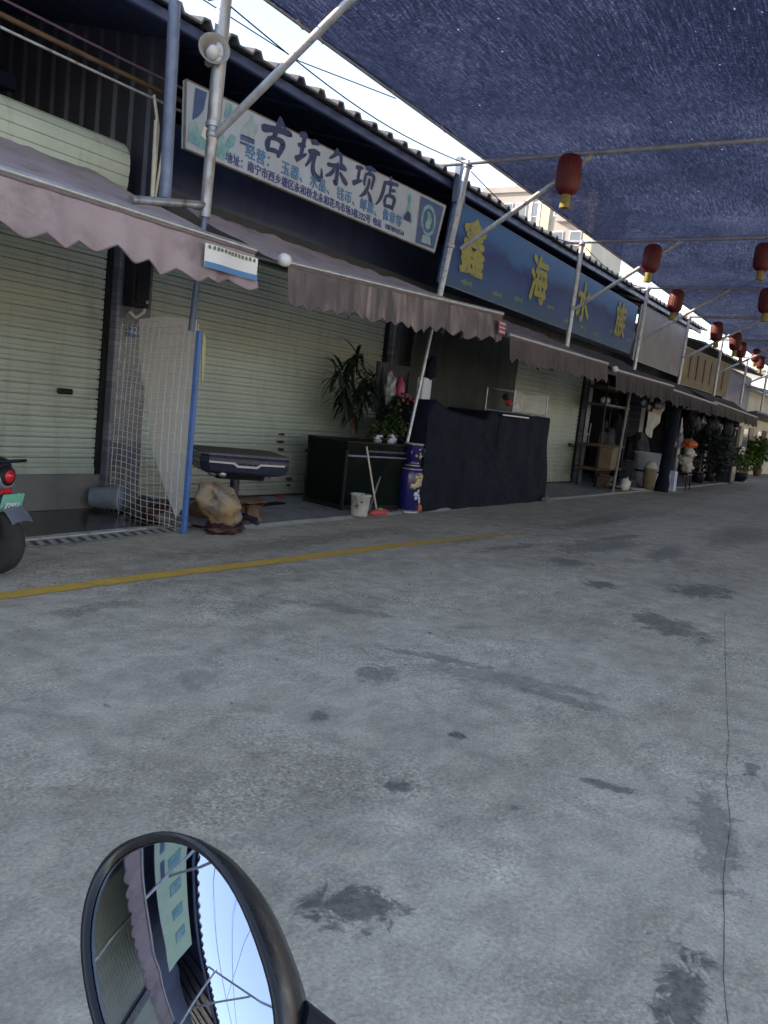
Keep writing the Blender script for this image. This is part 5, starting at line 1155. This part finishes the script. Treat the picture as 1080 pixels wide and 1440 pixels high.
# built pointing along +Y with the rear wheel contact at the origin
obj('wheel', MB(), M['tyre'], sct) if False else None
RotX = Matrix.Rotation(R(90), 3, 'Y')
for yy in (-.08, 1.22):
    wl = obj('wheel', MB().lathe([(.13, -.05), (.19, -.055), (.215, -.035), (.222, 0), (.215, .035), (.19, .055), (.13, .05)], (0, yy, .222), 32, RotX), M['tyre'], sct)
    obj('rim', MB().lathe([(.001, -.045), (.05, -.05), (.06, -.02), (.125, -.03), (.132, -.05), (.132, .05), (.125, .03), (.06, .02), (.05, .05), (.001, .045)], (0, yy, .222), 24, RotX), M['dark_metal'], wl)
def bodysec(secs, m, name, parent=sct, n=20):
    vs = []
    for (y, z, hw, hh) in secs:
        for k in range(n):
            th = 2*math.pi*k/n; c, s = math.cos(th), math.sin(th)
            vs.append((hw*math.copysign(abs(c)**.7, c), y, z+hh*math.copysign(abs(s)**.7, s)))
    mb = MB(); mb.add(vs, [(i*n+k, i*n+(k+1) % n, (i+1)*n+(k+1) % n, (i+1)*n+k)[::-1] for i in range(len(secs)-1) for k in range(n)], True)
    mb.add(vs[:n], [tuple(range(n))]); mb.add(vs[-n:], [tuple(range(n))[::-1]]); return obj(name, mb, m, parent)
bodysec([(-.16, .63, .06, .05), (-.12, .63, .1, .085), (.0, .62, .13, .11), (.3, .56, .15, .13), (.62, .48, .14, .12)], M['grey_paint'], 'tail_body')
bodysec([(-.14, .72, .05, .02), (-.05, .735, .11, .035), (.2, .74, .13, .05), (.55, .72, .12, .05), (.68, .7, .08, .03)], M['black_plastic'], 'seat')
tl = obj('tail_light', MB().lathe([(.001, .025), (.032, .022), (.043, .01), (.046, -.02), (.045, -.04)], (0, -.16, .655), 24, Matrix.Rotation(R(90), 3, 'X')), M['red_lens'], sct)
obj('lamp_ring', MB().lathe([(.046, .012), (.062, .004), (.068, -.02), (.065, -.05)], (0, -.16, .655), 24, Matrix.Rotation(R(90), 3, 'X')), M['dark_metal'], tl)
obj('reflector', MB().box((0, -.15, .555), (.1, .02, .035), bev=.008), M['red_lens'], sct)
pl = obj('number_plate', MB().box((0, -.2, .49), (.19, .006, .115), rx=R(14), bev=.002), M['plate_green'], sct)
text('lettering', '南宁', .036, -.06, -.199, .505, M['white'], pl, off=.0005, ext=.001, space=1.4, rot=(R(104), 0, 0))
text('lettering', '72951', .052, -.08, -.21, .457, M['white'], pl, off=.001, ext=.001, rot=(R(104), 0, 0))
obj('plate_bolt', MB().lathe([(.001, .006), (.011, .004), (.013, 0)], (.05, -.205, .535), 10, Matrix.Rotation(R(90), 3, 'X')), M['white'], pl)
obj('mudguard', MB().grid(lambda u, v: ((u-.5)*.19*(1-.25*(1-v)**2), -.07-.27*math.sin(R(-32+90*v)), .24+.27*math.cos(R(-32+90*v))+.0-.02*(abs(u-.5)*2)**2), 8, 10), M['grey_paint'], sct)
obj('side_panel', MB().prism([(-.2, .26), (.02, .22), (.16, .34), (.1, .5), (-.12, .52)], .02, lambda u, v, w_: (.1+w_, u, v)), M['grey_paint'], sct)
obj('side_panel', MB().prism([(-.2, .26), (.02, .22), (.16, .34), (.1, .5), (-.12, .52)], .02, lambda u, v, w_: (-.12+w_, u, v)), M['grey_paint'], sct)
obj('side_reflector', MB().prism([(-.17, .16), (-.04, .14), (-.06, .3), (-.19, .27)], .03, lambda u, v, w_: (.12+w_, u, v)), M['red_plastic'], sct)
obj('footboard', MB().box((0, .75, .3), (.28, .45, .06), bev=.02), M['grey_paint'], sct)
bodysec([(.9, .35, .14, .06), (.98, .6, .15, .08), (1.06, .85, .1, .07), (1.08, .98, .07, .04)], M['grey_paint'], 'front_shield')
obj('fork', MB().tube([(0, 1.22, .22), (0, 1.02, .95)], .03, 8), M['dark_metal'], sct)
obj('handlebar', MB().tube([(-.32, .92, 1.02), (-.1, 1.0, 1.0), (.1, 1.0, 1.0), (.32, .92, 1.02)], .014, 8), M['dark_metal'], sct)
for sg in (-1, 1): obj('mirror', MB().tube([(sg*.25, .96, 1.02), (sg*.3, .96, 1.14), (sg*.31, .95, 1.16)], [.006, .006, .045], 10), M['black_plastic'], sct)
obj('grab_rail', MB().tube([(-.1, -.02, .73), (-.1, -.2, .76), (.1, -.2, .76), (.1, -.02, .73)], .012, 6), M['black_plastic'], sct)
obj('motor_swingarm', MB().box((0, .22, .25), (.14, .4, .08), bev=.02), M['dark_metal'], sct)
sct.location = (3.33, 5.12, 0); sct.rotation_euler.z = R(14)

# ---------------- the rider's own mirror ----------------
mi = thing('scooter_mirror', (.36, .37, 1.0), 'black framed scooter mirror reflecting roofs and sky in the foreground', 'mirror')
MC = Vector((.3404, .3253, 1.0170))
nrm = Vector((-.83, .07, .55)).normalized()
bt = Vector((.1, .1, 1)); bt = (bt-nrm*bt.dot(nrm)).normalized(); at = bt.cross(nrm).normalized()
LX, SX = at*.0640-bt*.0560, at*.0545+bt*.0280
RC = .5
def mf(a, b, c): return MC+SX*a+LX*b+nrm*c
def outline(th):
    c, s = math.cos(th), math.sin(th)
    return (math.copysign(abs(c)**.87, c), math.copysign(abs(s)**.87, s))
def ring(sc_, dz, n=56):
    o = []
    for k in range(n):
        a, b = outline(2*math.pi*k/n); a *= sc_; b *= sc_
        o.append(mf(a, b, dz-((SX*a+LX*b).length_squared)/(2*RC)))
    return o
n = 56; mb = MB(); rs = [ring(f, 0) for f in (.12, .3, .5, .7, .85, .97)]
mb.add([mf(0, 0, 0)]+[p for r_ in rs for p in r_], [(0, 1+k, 1+(k+1) % n) for k in range(n)]+[(1+j*n+k, 1+(j+1)*n+k, 1+(j+1)*n+(k+1) % n, 1+j*n+(k+1) % n) for j in range(5) for k in range(n)], True)
obj('glass', mb, M['mirror'], mi)
mb = MB(); rs = [ring(.95, .0005), ring(.975, .004), ring(1.02, .005), ring(1.045, .001), ring(1.055, -.01), ring(1.04, -.022), ring(.97, -.036), ring(.75, -.05), ring(.4, -.058), ring(.1, -.06)]
mb.add([p for r_ in rs for p in r_], [(j*n+k, (j+1)*n+k, (j+1)*n+(k+1) % n, j*n+(k+1) % n) for j in range(9) for k in range(n)], True)
mb.add(rs[-1], [tuple(range(n))])
obj('housing', mb, pm('satin black plastic', (.008, .009, .012), (.014, .015, .019), .3, 0, 30, spec=.55), mi)
st0 = mf(.72, .55, -.03)
obj('stem', MB().tube([st0, st0+Vector((.022, -.03, -.022)), st0+Vector((.04, -.055, -.06)), st0+Vector((.04, -.09, -.2))], [.02, .016, .011, .01], 12), M['black_plastic'], mi)
print('objects', len(bpy.data.objects))
